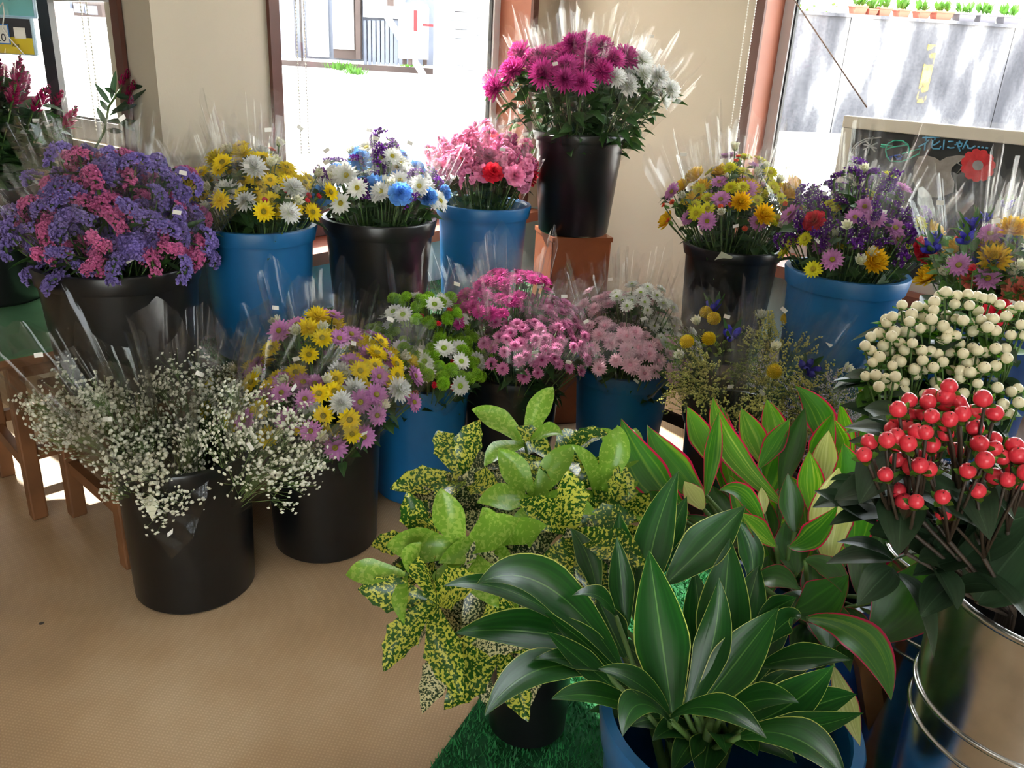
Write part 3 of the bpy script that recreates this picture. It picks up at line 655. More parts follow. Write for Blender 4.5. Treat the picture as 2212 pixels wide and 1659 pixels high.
bucket('B2', 'black plastic bucket of white daisy bouquets before the back window', (-.375, 2.195), BZ, .335, .150, .118, 'black', .04)
bucket('B3', 'blue plastic bucket of pink bouquets at the corner end of the bench', (-.116, 2.516), BZ, .335, .1425, .118, 'blue', .036)
bucket('B4', 'tall black bucket on the wooden pedestal in the corner', (.163, 2.60), .622, .30, .142, .108, 'black', .026)
bucket('B5', 'black plastic bucket beside the right window', P(1585, 520, 2.34)[:2], BRZ, .325, .138, .112, 'black', .03)
bucket('B6', 'blue plastic bucket of purple bouquets before the right window', P(1832, 575, 2.02)[:2], BRZ, .345, .145, .115, 'blue', .04)
bucket('B7', 'blue plastic bucket of gentian bouquets below the chalkboard', P(2135, 665, 1.80)[:2], BRZ, .32, .14, .115, 'blue_dk', .036)
bucket('B8', 'big black tub of violet and pink statice on the wooden stool', (-.885, 1.786), ST1, .30, .175, .145, 'black', .04)
bucket('B9', 'black bucket of magenta celosia on the green-topped stool', P(-12, 600, 2.19)[:2], ST2 + .004, .30, .135, .11, 'black', .03)
bucket('F1', 'black bucket of baby\'s breath on the beige floor', (-.677, 1.541), 0, .335, .142, .125, 'black')
bucket('F2', 'black bucket of yellow and lilac bouquets on the beige floor', (-.435, 1.75), 0, .335, .142, .122, 'black')
bucket('F3', 'blue bucket of green and white bouquets on the floor', (-.245, 2.03), 0, .335, .142, .112, 'blue', .04)
bucket('F4', 'black bucket of purple-pink chrysanthemums on the floor', (.0, 2.12), 0, .335, .142, .112, 'black')
bucket('F5', 'blue bucket of pale pink chrysanthemums on the floor', (.313, 2.20), 0, .335, .142, .112, 'blue', .04)
bucket('F6', 'black bucket of yellow ball flowers on the floor', (.57, 1.90), 0, .335, .142, .112, 'black')
bucket('F7', 'black bucket of hazy sea lavender on the floor', (.72, 1.62), 0, .335, .13, .11, 'black')
bucket('G1', 'blue bucket holding the cream-edged leaves on the green turf', P(1575, 1535, .97)[:2], .02, .40, .15, .125, 'blue', .05)
bucket('G2', 'slim black pot of speckled laurel on the green turf', (.06, 1.155), .02, .30, .082, .068, 'black', .02)
bucket('G3', 'navy bucket of red-edged leaves on the low stool', P(1748, 1310, 1.26)[:2], .17, .28, .125, .105, 'blue_dk', .03)

# ------------------------------------------------------------------ flower heads (meshes shared by every flower of a kind)
def petal(L, Wd, cup=.1, tip=.25, nl=4, nw=2, curl=0., rag=0., rr=None):
    """strip petal along +x; returns verts, faces, uv"""
    vs = []; uv = []
    for i in range(nl + 1):
        s = i / nl; w = Wd * (math.sin(PI * min(1, (.18 + .82 * s) ** .9 * .92)) if tip >= 0 else (.35 + .65 * s)) / 2
        if i == nl: w *= tip if tip >= 0 else 1.
        for j in range(nw + 1):
            a = j / nw * 2 - 1; z = cup * Wd * a * a + curl * L * s * s
            x = L * s + (rr.uniform(-rag, rag) * L if rag and i == nl else 0); vs.append(Vector((x, a * w, z))); uv.append((j / nw, s))
    fs = [(i * (nw + 1) + j, (i + 1) * (nw + 1) + j, (i + 1) * (nw + 1) + j + 1, i * (nw + 1) + j + 1) for i in range(nl) for j in range(nw)]
    return vs, fs, uv
def ring(mb, n, L, Wd, r0, z0, elev, rr, **kw):
    for i in range(n):
        vs, fs, uv = petal(L * rr.uniform(.9, 1.08), Wd, rr=rr, **kw)
        Mx = Matrix.Rotation(2 * PI * (i + rr.uniform(-.2, .2)) / n, 4, 'Z') @ Matrix.Translation((r0, 0, z0)) @ Matrix.Rotation(-(elev + rr.uniform(-.12, .12)), 4, 'Y')
        mb.add([Mx @ v for v in vs], fs, 0, uv)
HEAD = {}
def head(key, build, centre=None, seeds=3):
    HEAD[key] = ([build(random.Random(hash_(key) + i)) for i in range(seeds)], centre)
def hash_(s): return sum((i + 1) * ord(c) for i, c in enumerate(s))
def disc(mt, r_, h):
    m = MB().lathe([(r_, 0), (r_ * .95, h * .6), (r_ * .6, h), (.0008, h * .8)], 10).mesh('flower_disc', M[mt]); return m
def daisy(mt, R, n=17, layers=2, wd=.40, e0=.14):
    def f(rr):
        mb = MB(); mb.lathe([(R * .26, -.001), (R * .12, -R * .22), (.0012, -R * .3)], 8, 0)
        for l in range(layers): ring(mb, n - l * 2, R * (1 - .2 * l), R * wd, R * .12, R * .03 * l, e0 + .28 * l, rr, cup=.18, tip=.62, nl=3)
        return mb.mesh('daisy', M[mt])
    return f
def mum(mt, R, rows=5, n=15, wd=.26, top=1.25, curl=.15, lo=-.05):
    def f(rr):
        mb = MB()
        for l in range(rows):
            s = l / (rows - 1); ring(mb, max(6, int(n * (1 - .5 * s))), R * (1 - .42 * s), R * wd, R * .1 * (1 - s), R * .06 * l, lo + top * s, rr, cup=.3, tip=.5, nl=3, curl=curl)
        mb.ball((0, 0, R * .12), R * .2, 6, 4)
        return mb.mesh('mum', M[mt])
    return f
def pompon(mt, R, n=90, pl=.42, wd=.24, cap=-.25):
    def f(rr):
        mb = MB(); mb.ball((0, 0, 0), R * .72, 10, 7)
        for i in range(n):
            z = 1 - (1 - cap) * (i + .5) / n; th = i * 2.39996; q = math.sqrt(max(0, 1 - z * z)); dv = Vector((q * math.cos(th), q * math.sin(th), z))
            vs, fs, uv = petal(R * pl, R * wd, .25, .5, 2, 2, rr=rr)
            tilt = dv.lerp(Vector((0, 0, 1)), .25).normalized(); Q = Vector((1, 0, 0)).rotation_difference(tilt)
            mb.add([Q @ v + dv * R * .6 for v in vs], fs, 0, uv)
        return mb.mesh('pompon', M[mt])
    return f
def carnation(mt, R):
    def f(rr):
        mb = MB()
        for l in range(5):
            s = l / 4; ring(mb, 9 - l, R * (1 - .3 * s), R * .75, 0, R * .10 * l, .15 + 1.1 * s, rr, cup=rr.uniform(.1, .35), tip=-1, nl=3, nw=5, curl=-.1 + .2 * rr.random(), rag=.09)
        return mb.mesh('carnation', M[mt])
    return f
def minicarn(mt, R):
    def f(rr):
        mb = MB(); mb.lathe([(.001, -R * 1.9), (R * .42, -R * 1.5), (R * .5, -R * .3), (R * .4, 0)], 7, 1)
        for l in range(3): ring(mb, 6, R * (1 - .25 * l), R * .8, 0, 0, .5 + .4 * l, rr, cup=.3, tip=-1, nl=2, nw=2, rag=.12)
        return mb.mesh('mini_carnation', [M[mt], M['sepal']])
    return f
def bud(mt, R):
    def f(rr):
        mb = MB()
        for l in range(3): ring(mb, 8, R * 2.0, R * .75, R * .45, -R * .6, 1.25 + .16 * l, rr, cup=-.25, tip=.35, nl=4, curl=-.06)
        mb.ball((0, 0, R * .3), R * .8, 8, 6, sq=1.1)
        mb.lathe([(.001, -R * .9), (R * .6, -R * .7), (R * .7, -R * .3)], 8, 1)
        return mb.mesh('mum_bud', [M[mt], M['sepal']])
    return f
def spike(mt, L, wd, n=125, dots=None):
    """statice: a bent crest of crowded papery florets on its upper side"""
    def f(rr):
        mb = MB(); k = rr.uniform(.6, 1.5); pts = []
        for i in range(9):
            s = i / 8; a = -.2 + k * s; pts.append(Vector((L * (s - .5), rr.uniform(-.002, .002), L * .35 * math.sin(PI * s * .9) - L * .25 * s * s * k * .5)))
        mb.tube(pts, wd * .12, 5, 1)
        for i in range(n):
            s = rr.random(); c = pts[min(8, int(s * 8))].lerp(pts[min(8, int(s * 8) + 1)], s * 8 % 1)
            th = rr.uniform(-1.5, 1.5); dv = Vector((rr.uniform(-.35, .35), math.sin(th), math.cos(th))).normalized(); c = c + dv * wd * rr.uniform(.2, .45)
            Q = dv.to_track_quat('Z', 'Y'); r_ = wd * rr.uniform(.10, .155); h = wd * .16; m_ = 5
            vs = [c - dv * h * .4] + [c + Q @ Vector((r_ * math.cos(6.283 * j / m_), r_ * math.sin(6.283 * j / m_), h * rr.uniform(.5, 1.1))) for j in range(m_)]
            mb.add(vs, [(0, 1 + j, 1 + (j + 1) % m_) for j in range(m_)], 0, [(.5, .2)] + [(.5, .9)] * m_)
            if dots and rr.random() < .22: mb.ball(c + dv * h * 1.1, wd * .06, 5, 4, 2)
        return mb.mesh('statice_spike', [M[mt], M['stem'], M[dots or mt]])
    return f
def floretspray(mt, L, R, n=22):
    """upright spray of small ruffled florets"""
    def f(rr):
        mb = MB(); mb.tube([(0, 0, -L * .3), (0, 0, L)], .0012, 5, 1)
        for i in range(n):
            s = rr.random(); th = rr.random() * 6.28; c = Vector((math.cos(th) * R * (1 - .6 * s), math.sin(th) * R * (1 - .6 * s), L * s)); dv = (c - Vector((0, 0, L * s * .6))).normalized(); Q = dv.to_track_quat('Z', 'Y')
            for j in range(5):
                vs, fs, uv = petal(R * .55, R * .5, .3, -1, 1, 2, rr=rr); Mx = Q.to_matrix().to_4x4() @ Matrix.Rotation(j * 1.257, 4, 'Z') @ Matrix.Rotation(-.5, 4, 'Y')
                mb.add([Mx @ v + c for v in vs], fs, 0, uv)
        return mb.mesh('floret_spray', [M[mt], M['stem']])
    return f
def gentian(rr):
    mb = MB()
    for i in range(5):
        th = i * 1.257 + .3; el = .95 + rr.uniform(-.2, .3); dv = Vector((math.cos(th) * math.cos(el), math.sin(th) * math.cos(el), math.sin(el))); Q = dv.to_track_quat('Z', 'Y')
        for r0, z0, r1, z1 in ((.002, 0, .0065, .016), (.0065, .016, .008, .026), (.008, .026, .003, .036)):
            vs = [Q @ Vector((r0 * math.cos(6.283 * j / 7), r0 * math.sin(6.283 * j / 7), z0)) for j in range(7)] + [Q @ Vector((r1 * math.cos(6.283 * j / 7), r1 * math.sin(6.283 * j / 7), z1)) for j in range(7)]
            mb.add(vs, [(j, (j + 1) % 7, 7 + (j + 1) % 7, 7 + j) for j in range(7)], 0, [(.5, z0 / .036)] * 7 + [(.5, z1 / .036)] * 7)
    for i in range(4):
        th = i * 1.571; vs, fs, uv = petal(.055, .016, .2, .15, 4, 2, curl=.25); Mx = Matrix.Rotation(th, 4, 'Z') @ Matrix.Rotation(-.75, 4, 'Y')
        mb.add([Mx @ v for v in vs], fs, 1, uv)
    return mb.mesh('gentian_cluster', [M['gentian'], M['leaf']])
def plume(mt, L, R, n=90):
    def f(rr):
        mb = MB(); mb.tube([(0, 0, -L * .5), (0, 0, L)], .002, 5, 1)
        for i in range(n):
            s = rr.random(); th = rr.random() * 6.28; r_ = R * (1 - s) ** .6; dv = Vector((math.cos(th), math.sin(th), rr.uniform(.6, 2.))).normalized(); c = Vector((0, 0, L * s)) + dv * r_ * .4
            sd_ = Vector((-math.sin(th), math.cos(th), 0)) * R * .16
            mb.add([c, c + dv * r_ * .5 + sd_, c + dv * r_ * 1.1, c + dv * r_ * .5 - sd_], [(0, 1, 2, 3)], 0, [(.5, 0), (0, .5), (.5, 1), (1, .5)])
        return mb.mesh('plume', [M[mt], M['stem']])
    return f
head('yd', daisy('yellow', .021), disc('disc_o', .0062, .004)); head('yd2', daisy('lemon', .019), disc('disc_y', .006, .004))
head('wd', daisy('white', .026), disc('disc_y', .0066, .004)); head('wg', daisy('white', .0235), disc('disc_g', .007, .004))
head('ld', daisy('lilac', .024), disc('disc_o', .0062, .004)); head('pm', daisy('pink', .021, 18, 3, .36, .1), disc('pink', .004, .003))
head('dp', daisy('dustpink', .0165, 19, 3, .36, .1), None); head('mg', daisy('magenta', .019, 18, 3, .36, .1), None)
head('ws', daisy('white', .0175, 18, 3, .36, .1), disc('disc_g', .0034, .003))
head('bm', mum('magenta', .037, 6, 21, .24)); head('bw', mum('white', .031, 6, 19, .28)); head('sw', mum('white', .026, 6, 18, .3)); head('gm', mum('golden', .03, 6, 18, .36, 1.35, .3, .15))
head('ym', mum('yellow', .024, 5, 15, .28, 1.3, .2)); head('gb', pompon('green', .018, 90)); head('yb', pompon('yellow', .021, 130, .25, .2, -.6), None)
head('rc', carnation('red', .031)); head('pc', carnation('rose', .033)); head('bc', carnation('sky', .03)); head('cc', carnation('coral', .034))
head('mr', minicarn('red', .009)); head('mo', minicarn('orange', .009)); head('bd', bud('ivory', .0095))
head('sv', spike('violet', .058, .027)); head('sp', spike('stpink', .056, .026)); head('su', spike('purple', .05, .024, 100, 'white'))
head('fp', floretspray('rose', .055, .02)); head('gt', gentian); head('ce', plume('celosia', .07, .022)); head('cp', plume('stpink', .05, .02))
PARTNAME = {'yd': 'daisy', 'yd2': 'daisy', 'wd': 'daisy', 'wg': 'daisy', 'ld': 'daisy', 'pm': 'chrysanthemum', 'dp': 'chrysanthemum', 'mg': 'chrysanthemum', 'ws': 'chrysanthemum', 'bm': 'chrysanthemum', 'bw': 'chrysanthemum', 'sw': 'chrysanthemum', 'gm': 'chrysanthemum', 'ym': 'chrysanthemum', 'gb': 'button_flower', 'yb': 'ball_flower',
            'rc': 'carnation', 'pc': 'carnation', 'bc': 'carnation', 'cc': 'carnation', 'mr': 'spray_carnation', 'mo': 'spray_carnation', 'bd': 'bud', 'sv': 'flower_spike', 'sp': 'flower_spike', 'su': 'flower_spike', 'fp': 'flower_spray', 'gt': 'gentian', 'ce': 'flower_plume', 'cp': 'flower_plume'}
RAD = {'yd': .02, 'yd2': .019, 'wd': .022, 'wg': .0205, 'ld': .023, 'pm': .0195, 'dp': .0155, 'mg': .0165, 'ws': .0155, 'bm': .03, 'bw': .03, 'sw': .025, 'gm': .03, 'ym': .023, 'gb': .0165, 'yb': .02, 'rc': .03, 'pc': .032, 'bc': .03, 'cc': .033, 'mr': .011, 'mo': .011, 'bd': .012, 'sv': .021, 'sp': .021, 'su': .02, 'fp': .024, 'gt': .025, 'ce': .026, 'cp': .024}

# leaves used in bouquets (three shapes, shared)
def blade(L, Wd, arch=.2, fold=.15, nl=8, nw=4, lobes=0, wave=0., tipw=.0):
    vs = []; uv = []
    for i in range(nl + 1):
        s = i / nl; w = Wd / 2 * max(.03, math.sin(PI * s ** .85) ** .8)
        if lobes: w *= 1 + .28 * math.sin(s * PI * 2 * lobes)
        for j in range(nw + 1):
            a = j / nw * 2 - 1; vs.append(Vector((L * s, a * w, fold * abs(a) * w * 2 - arch * L * s * s + wave * Wd * math.sin(9 * s + 2 * a)))); uv.append((j / nw, s))
    fs = [(i * (nw + 1) + j, (i + 1) * (nw + 1) + j, (i + 1) * (nw + 1) + j + 1, i * (nw + 1) + j + 1) for i in range(nl) for j in range(nw)]
    return vs, fs, uv
def blade_mesh(nm, mt, **kw): vs, fs, uv = blade(**kw); return mesh(nm, vs, fs, M[mt], uv=uv)
LEAF = {'mum': [blade_mesh('mum_leaf', 'leaf', L=.055, Wd=.032, arch=a, fold=.2, lobes=3) for a in (.15, .4)],
        'thin': [blade_mesh('thin_leaf', 'leaf', L=.075, Wd=.014, arch=a, fold=.3) for a in (.1, .3)],
        'ovate': [blade_mesh('ovate_leaf', 'leaf_dk', L=.06, Wd=.03, arch=a, fold=.2) for a in (.15, .35)],
        'fresh': [blade_mesh('fresh_leaf', 'leaf_lt', L=.05, Wd=.022, arch=a, fold=.2) for a in (.1, .3)]}
# cellophane sleeves: unit height 1, unit mouth radius 1 (scaled per bouquet)
def sleeve(seed):
    rr = random.Random(seed); n, L_ = 60, 12; vs = []; uv = []
    ph = [rr.uniform(0, 6.28) for _ in range(8)]
    for i in range(L_ + 1):
        s = i / L_; r_ = .10 + .16 * s + .80 * max(0, (s - .22) / .78) ** 1.15
        for k in range(n + 1):
            a = 2 * PI * k / n
            pl = 1 + (.05 + .07 * s) * math.sin(5 * a + ph[0] + s) + .045 * s * math.sin(11 * a + ph[1] - 2 * s) + .03 * math.sin(17 * a + ph[2])
            zt = s
            if i >= L_ - 3:
                q = (i - (L_ - 3)) / 3; zt = s + q * (.05 * math.sin(3 * a + ph[3]) + .035 * math.sin(7 * a + ph[4]) + .028 * abs(math.sin(6 * a + ph[5])) + .012 * math.sin(19 * a + ph[6]))
                pl *= 1 + .05 * q * math.sin(4 * a + ph[7])
            vs.append((r_ * pl * math.cos(a), r_ * pl * math.sin(a) * .92, zt)); uv.append((k / n, s))
    fs = [(i * (n + 1) + k, i * (n + 1) + k + 1, (i + 1) * (n + 1) + k + 1, (i + 1) * (n + 1) + k) for i in range(L_) for k in range(n)]
    return mesh('cellophane', vs, fs, M['film'], uv=uv)
SLEEVE = [sleeve(i) for i in range(7)]
TAGM = MB().box((0, 0, 0), .016, .0006, .009).mesh('price_tag', M['paper'], False)
CARDM = MB().box((0, 0, 0), .035, .0006, .042).mesh('care_card', M['card'], False)

DENS = 1.5
def filler(root, L, R, rr, n=46, mt='leaf', lo=.5, size=1.):
    """small crowded foliage between the stems"""
    mb = MB()
    for i in range(n):
        z = L * rr.uniform(lo, .95); r_ = R * rr.random() ** .5 * (.25 + .7 * (z / L - lo) / (1 - lo)); z -= .26 * r_ * r_ / R + .012; th = rr.random() * 6.28
        c = Vector((r_ * math.cos(th), r_ * math.sin(th), z)); vs, fs, uv = blade(.042 * size * rr.uniform(.7, 1.2), .02 * size, .3, .2, 4, 2, 1)
        a2 = th + rr.uniform(-1, 1); Mx = Matrix.Translation(c) @ Matrix.Rotation(a2, 4, 'Z') @ Matrix.Rotation(-rr.uniform(-.1, 1.0), 4, 'Y') @ Matrix.Rotation(rr.uniform(-.8, .8), 4, 'X')
        mb.add([Mx @ v for v in vs], fs, 0, uv)
    o = obj('foliage', mb.mesh('foliage', M[mt]), root); o['kind'] = 'stuff'; return o
def bouquet(key, ux, uy, comp, label, group, seed, Rd, ht, bR=.075, deep=.055, leaf='mum', nleaf=6, film=True, name='bouquet', cat='bouquet', fill=46, fillmt='leaf', over=1.12, spread=.62, drop=.34, tagp=True, card=False, tilt=0., fillsize=1.):
    """one wrapped bunch standing in a bucket; ux to the right, uy to the back (-1..1)"""
    c, z0, h, rR, rB = BUCKET[key]; rr = random.Random(seed * 131 + hash_(key))
    q = ux * ux + uy * uy
    top = c + Vector((ux * Rd * spread, uy * Rd * spread, z0 + h + ht * (1 - drop * min(1.6, q)) + rr.uniform(-.008, .008)))
    base = c + Vector((-ux * .02, -uy * .02, z0 + .03))
    ax = top - base; L = ax.length
    root = thing(name, label, cat, base, group, quat_z(ax, rr.random() * 6.28 if film else 0.))
    inv = root.rotation_quaternion.inverted(); lean = inv @ Vector((ux, uy, 0)) * .5
    tocam = inv @ (CAM - top).normalized()
    placed = []; stems = MB()
    kinds = [k for k, n_ in comp for _ in range(int(round(n_ * DENS)))]; rr.shuffle(kinds)
    kinds.sort(key=lambda k: -RAD[k])
    for k in kinds:
        best = None
        for tr_ in range(26):
            th = rr.random() * 6.283; r_ = bR * math.sqrt(rr.random()); p = (r_ * math.cos(th), r_ * math.sin(th))
            d_ = min((math.hypot(p[0] - a[0], p[1] - a[1]) - a[2] - RAD[k] for a in placed), default=1)
            if best is None or d_ > best[0]: best = (d_, p)
        x, y = best[1]; r_ = math.hypot(x, y); placed.append((x, y, RAD[k]))
        z = L - .30 * r_ * r_ / bR - rr.uniform(0, deep) - (.02 if k in ('mr', 'mo') else 0) + (.012 if k in ('bd', 'gt', 'su') else 0)
        nd = (Vector((x, y, 0)) * (.7 / bR) + Vector((0, 0, 1)) + lean + tocam * .38 + Vector((rr.uniform(-.25, .25), rr.uniform(-.25, .25), 0))).normalized()
        ms, ctr = HEAD[k]; s_ = rr.uniform(.88, 1.12)
        Q = quat_z(nd, rr.random() * 6.28)
        if k in ('fp', 'ce', 'cp', 'su', 'gt'): Q = quat_z((nd + Vector((0, 0, 1.2))).normalized(), rr.random() * 6.28)
        if k == 'su': Q = Q @ Quaternion((0, 1, 0), -1.1)
        if k == 'gt': s_ *= .8
        fo = obj(PARTNAME[k], ms[rr.randrange(len(ms))], root, (x, y, z), Q, s_)
        if ctr is not None: obj('flower_centre', ctr, fo, (0, 0, .003))
        stems.tube([(x * .12, y * .12, 0), (x * .3, y * .3, L * .55), (x, y, z - .004)], .0016, 4)
    obj('stems', stems.mesh('stems', M['stem']), root)
    for i in range(nleaf):
        th = rr.random() * 6.28; r_ = bR * rr.uniform(.3, .9); z = L * rr.uniform(.72, .92) - .01; lm = LEAF[leaf]
        q_ = Quaternion((0, 0, 1), th) @ Quaternion((0, 1, 0), -rr.uniform(.1, 1.0)) @ Quaternion((1, 0, 0), rr.uniform(-.6, .6))
        obj('leaf', lm[rr.randrange(2)], root, (r_ * math.cos(th) * .7, r_ * math.sin(th) * .7, z), q_, rr.uniform(.8, 1.25))
    if fill: filler(root, L, bR, rr, fill, fillmt, size=fillsize)
    if film:
        ms = SLEEVE[rr.randrange(len(SLEEVE))]; k_ = bR * over * 1.06 / 1.03
        obj('cellophane', ms, root, (0, 0, -.005), None, (k_, k_, L * over))
        if tagp:
            ph = math.atan2(tocam.y, tocam.x) + rr.uniform(-1.0, 1.0); sz = rr.uniform(.72, 1.04); rr_ = bR * over * (.10 + .16 * sz + .8 * max(0, (sz - .22) / .78) ** 1.15) * 1.06
            obj('price_tag', TAGM, root, (rr_ * math.cos(ph), rr_ * .92 * math.sin(ph), sz * L * over), Quaternion((0, 0, 1), ph + PI / 2) @ Quaternion((0, 1, 0), rr.uniform(-.5, .5)))
    if card:
        ph = math.atan2(tocam.y, tocam.x); obj('care_card', CARDM, root, (bR * .72 * math.cos(ph), bR * .66 * math.sin(ph), L * .62), Quaternion((0, 0, 1), ph + PI / 2) @ Quaternion((0, 1, 0), .5) @ Quaternion((1, 0, 0), .3))
    return root
# ------------------------------------------------------------------ bouquets, bucket by bucket: (ux, uy, what)
def fillbucket(key, specs, label, group, Rd, ht, **kw):
    for i, (ux, uy, comp, *ov) in enumerate(specs):
        k = dict(kw); lb = label; gp_ = group
        if ov:
            o_ = dict(ov[0]); lb = o_.pop('label', lb); gp_ = o_.pop('group', gp_); k.update(o_)
        bouquet(key, ux, uy, comp, lb, gp_, i + 1, Rd, k.pop('ht', ht), **k)
def around(n, r_, a0=0.): return [(r_ * math.cos(a0 + 2 * PI * i / n), r_ * math.sin(a0 + 2 * PI * i / n)) for i in range(n)]
# back bench
mix1 = [('yd', 8), ('sw', 2), ('mr', 3), ('bd', 1)]; mix1b = [('ym', 3), ('yd', 3), ('bw', 1), ('bd', 3), ('mo', 2)]
fillbucket('B1', [(x, y, mix1 if i % 3 else mix1b) for i, (x, y) in enumerate([(-.7, -.75), (.6, -.8), (-.95, .1), (0, -.1), (.95, 0), (-.4, .75), (.5, .8)])],
           'cellophane bouquet of yellow daisies, white chrysanthemums and red spray carnations', 'yellow and white bouquets on the back bench', .20, .20, bR=.084, card=False)
mix2 = [('wd', 7), ('bc', 2), ('su', 3), ('bd', 1)]
fillbucket('B2', [(x, y, mix2) for x, y in [(-.6, -.7), (.55, -.75), (-.9, .2), (.95, .15), (0, .0), (-.35, .8), (.45, .8)]],
           'cellophane bouquet of white daisies, sky-blue carnations and purple statice', 'white and blue bouquets before the back window', .185, .19, bR=.08)
mix3 = [('fp', 6), ('pc', 2), ('rc', 1), ('cp', 3)]
fillbucket('B3', [(x, y, mix3) for x, y in [(-.55, -.7), (.5, -.75), (-.85, .2), (.9, .1), (0, .1), (.3, .8)]],
           'cellophane bouquet of rosy pink sprays with red and pink carnations', 'pink bouquets at the corner of the bench', .16, .20, bR=.075)
# corner bucket: magenta left, white right
lbm, lbw = 'cellophane sleeve of large magenta chrysanthemums in the corner bucket', 'cellophane sleeve of large white chrysanthemums in the corner bucket'
fillbucket('B4', [(-.25, -.85, [('bm', 7)]), (-1.0, .0, [('bm', 5)]), (-.55, .2, [('bm', 5)]), (.1, -.45, [('bm', 6)]), (-.3, .7, [('bm', 5)]),
                  (.6, -.65, [('bw', 5)], dict(label=lbw, group='white chrysanthemum sleeves in the corner')), (1.0, -.1, [('bw', 5)], dict(label=lbw, group='white chrysanthemum sleeves in the corner')),
                  (.35, .55, [('bw', 6)], dict(label=lbw, group='white chrysanthemum sleeves in the corner')), (.85, .5, [('bw', 5)], dict(label=lbw, group='white chrysanthemum sleeves in the corner'))],
           lbm, 'magenta chrysanthemum sleeves in the corner', .36, .285, bR=.09, nleaf=6, fill=70, fillsize=1.3, over=1.08, spread=.62, drop=.34)
mix5 = [('gm', 2), ('yd2', 5), ('ld', 2), ('bd', 2), ('mo', 3)]
fillbucket('B5', [(x, y, mix5, dict(card=(i == 0))) for i, (x, y) in enumerate([(-.5, -.75), (.5, -.7), (-.95, .05), (0, .1), (.95, .1), (-.35, .8), (.5, .75)])],
           'cellophane bouquet of golden chrysanthemums, lilac daisies and orange spray carnations', 'golden and lilac bouquets by the right window', .25, .265, bR=.092, over=1.12, deep=.1)
mix6 = [('su', 10), ('ld', 2), ('yd2', 2), ('bd', 3)]; mix6b = mix6 + [('rc', .7), ('gm', .7)]
fillbucket('B6', [(x, y, mix6b if i in (0, 1, 4) else mix6) for i, (x, y) in enumerate([(-.55, -.8), (.55, -.75), (-.9, .1), (.1, 0), (.95, .2), (-.3, .8), (.5, .85)])],
           'cellophane bouquet of purple statice, white buds and lilac daisies', 'purple statice bouquets by the right window', .20, .235, bR=.085, deep=.1)
mix7 = [('gt', 3), ('gm', 1), ('bd', 2), ('mr', 3), ('ld', 1)]
fillbucket('B7', [(x, y, mix7) for x, y in [(-.8, -.4), (.1, -.8), (-.55, .5), (.3, 0), (.9, -.2)]] + [(-.1, -1.0, [('cc', 2), ('ld', 2), ('wd', 2), ('rc', 1)], dict(label='cellophane bouquet of coral carnations, white and lilac daisies under the chalkboard', group=None))],
           'cellophane bouquet of blue gentians with ferny green and golden chrysanthemums', 'gentian bouquets below the chalkboard', .20, .25, bR=.085, deep=.1, fill=230, fillmt='leaf_lt', leaf='fresh', nleaf=10, fillsize=.7)
# statice tub
sts = [(-.3, -.95, 0), (.4, -.95, 1), (-.95, -.45, 0), (.95, -.45, 0), (0, -.3, 1), (-.6, .25, 0), (.55, .3, 0), (1.0, .45, 0), (-.1, .8, 1), (-.95, .7, 1)]
fillbucket('B8', [(x, y, [('sv', 12 if not k else 8), ('sp', 4 if not k else 8)], dict(label='cellophane bunch of violet statice with touches of pink' if not k else 'cellophane bunch of pink and violet statice')) for x, y, k in sts],
           '', 'statice bunches in the big black tub', .215, .25, bR=.085, leaf='thin', nleaf=8, fill=60, fillmt='leaf', fillsize=.6, drop=.42, spread=.68, deep=.12)
# celosia
fillbucket('B9', [(x, y, [('ce', 5), ('cp', 2)]) for x, y in [(-.3, -.7), (.6, -.5), (.2, .1), (.9, .4), (-.5, .6)]],
           'cellophane sleeve of leafy magenta celosia stems', 'celosia sleeves on the green-topped stool', .25, .30, bR=.09, leaf='ovate', nleaf=26, fill=150, fillmt='leaf', fillsize=1.6, drop=.25)
# floor row
mixf = [('yd', 7), ('ld', 5), ('sw', 2), ('bd', 2)]; mixf2 = [('ym', 4), ('yd', 3), ('ld', 4), ('bd', 3)]
fillbucket('F2', [(x, y, mixf if i in (0, 1, 4) else mixf2) for i, (x, y) in enumerate([(.5, -1.0), (-.55, -.95), (-1.25, -.3), (-.1, -.2), (.95, -.25), (-.95, .55), (-.05, .75), (.7, .6)])],
           'cellophane bouquet of yellow and lilac daisies with white chrysanthemums', 'yellow and lilac bouquets on the floor', .25, .25, bR=.09, nleaf=9, over=1.1, drop=.42, spread=.66)
mixg = [('gb', 14), ('wg', 5), ('mr', 4)]
fillbucket('F3', [(x, y, mixg) for x, y in [(-.35, -.95), (.6, -.8), (-1.0, -.1), (.15, 0), (1.0, .1), (-.4, .75), (.5, .8)]],
           'cellophane bouquet of green button flowers, white daisies and red spray carnations', 'green and white bouquets on the floor', .22, .23, bR=.092, deep=.035, fill=40, nleaf=3, over=1.1, drop=.5, spread=.68)
lm_, ld_ = 'cellophane sleeve of deep magenta spray chrysanthemums', 'cellophane sleeve of dusty pink spray chrysanthemums with dark eyes'
fillbucket('F4', [(.1, -.95, [('dp', 26)], dict(label=ld_, group='dusty pink sleeves on the floor')), (.8, -.6, [('dp', 24)], dict(label=ld_, group='dusty pink sleeves on the floor')), (.75, .35, [('dp', 22)], dict(label=ld_, group='dusty pink sleeves on the floor')),
                  (-.6, -.3, [('mg', 20)], dict(ht=.28)), (-.9, .4, [('mg', 20)], dict(ht=.285)), (-.05, .3, [('mg', 20)], dict(ht=.28)), (.2, .9, [('mg', 18)], dict(ht=.285))],
           lm_, 'magenta sleeves on the floor', .25, .265, bR=.094, deep=.045, fill=50, nleaf=4, over=1.1, drop=.44, spread=.68)
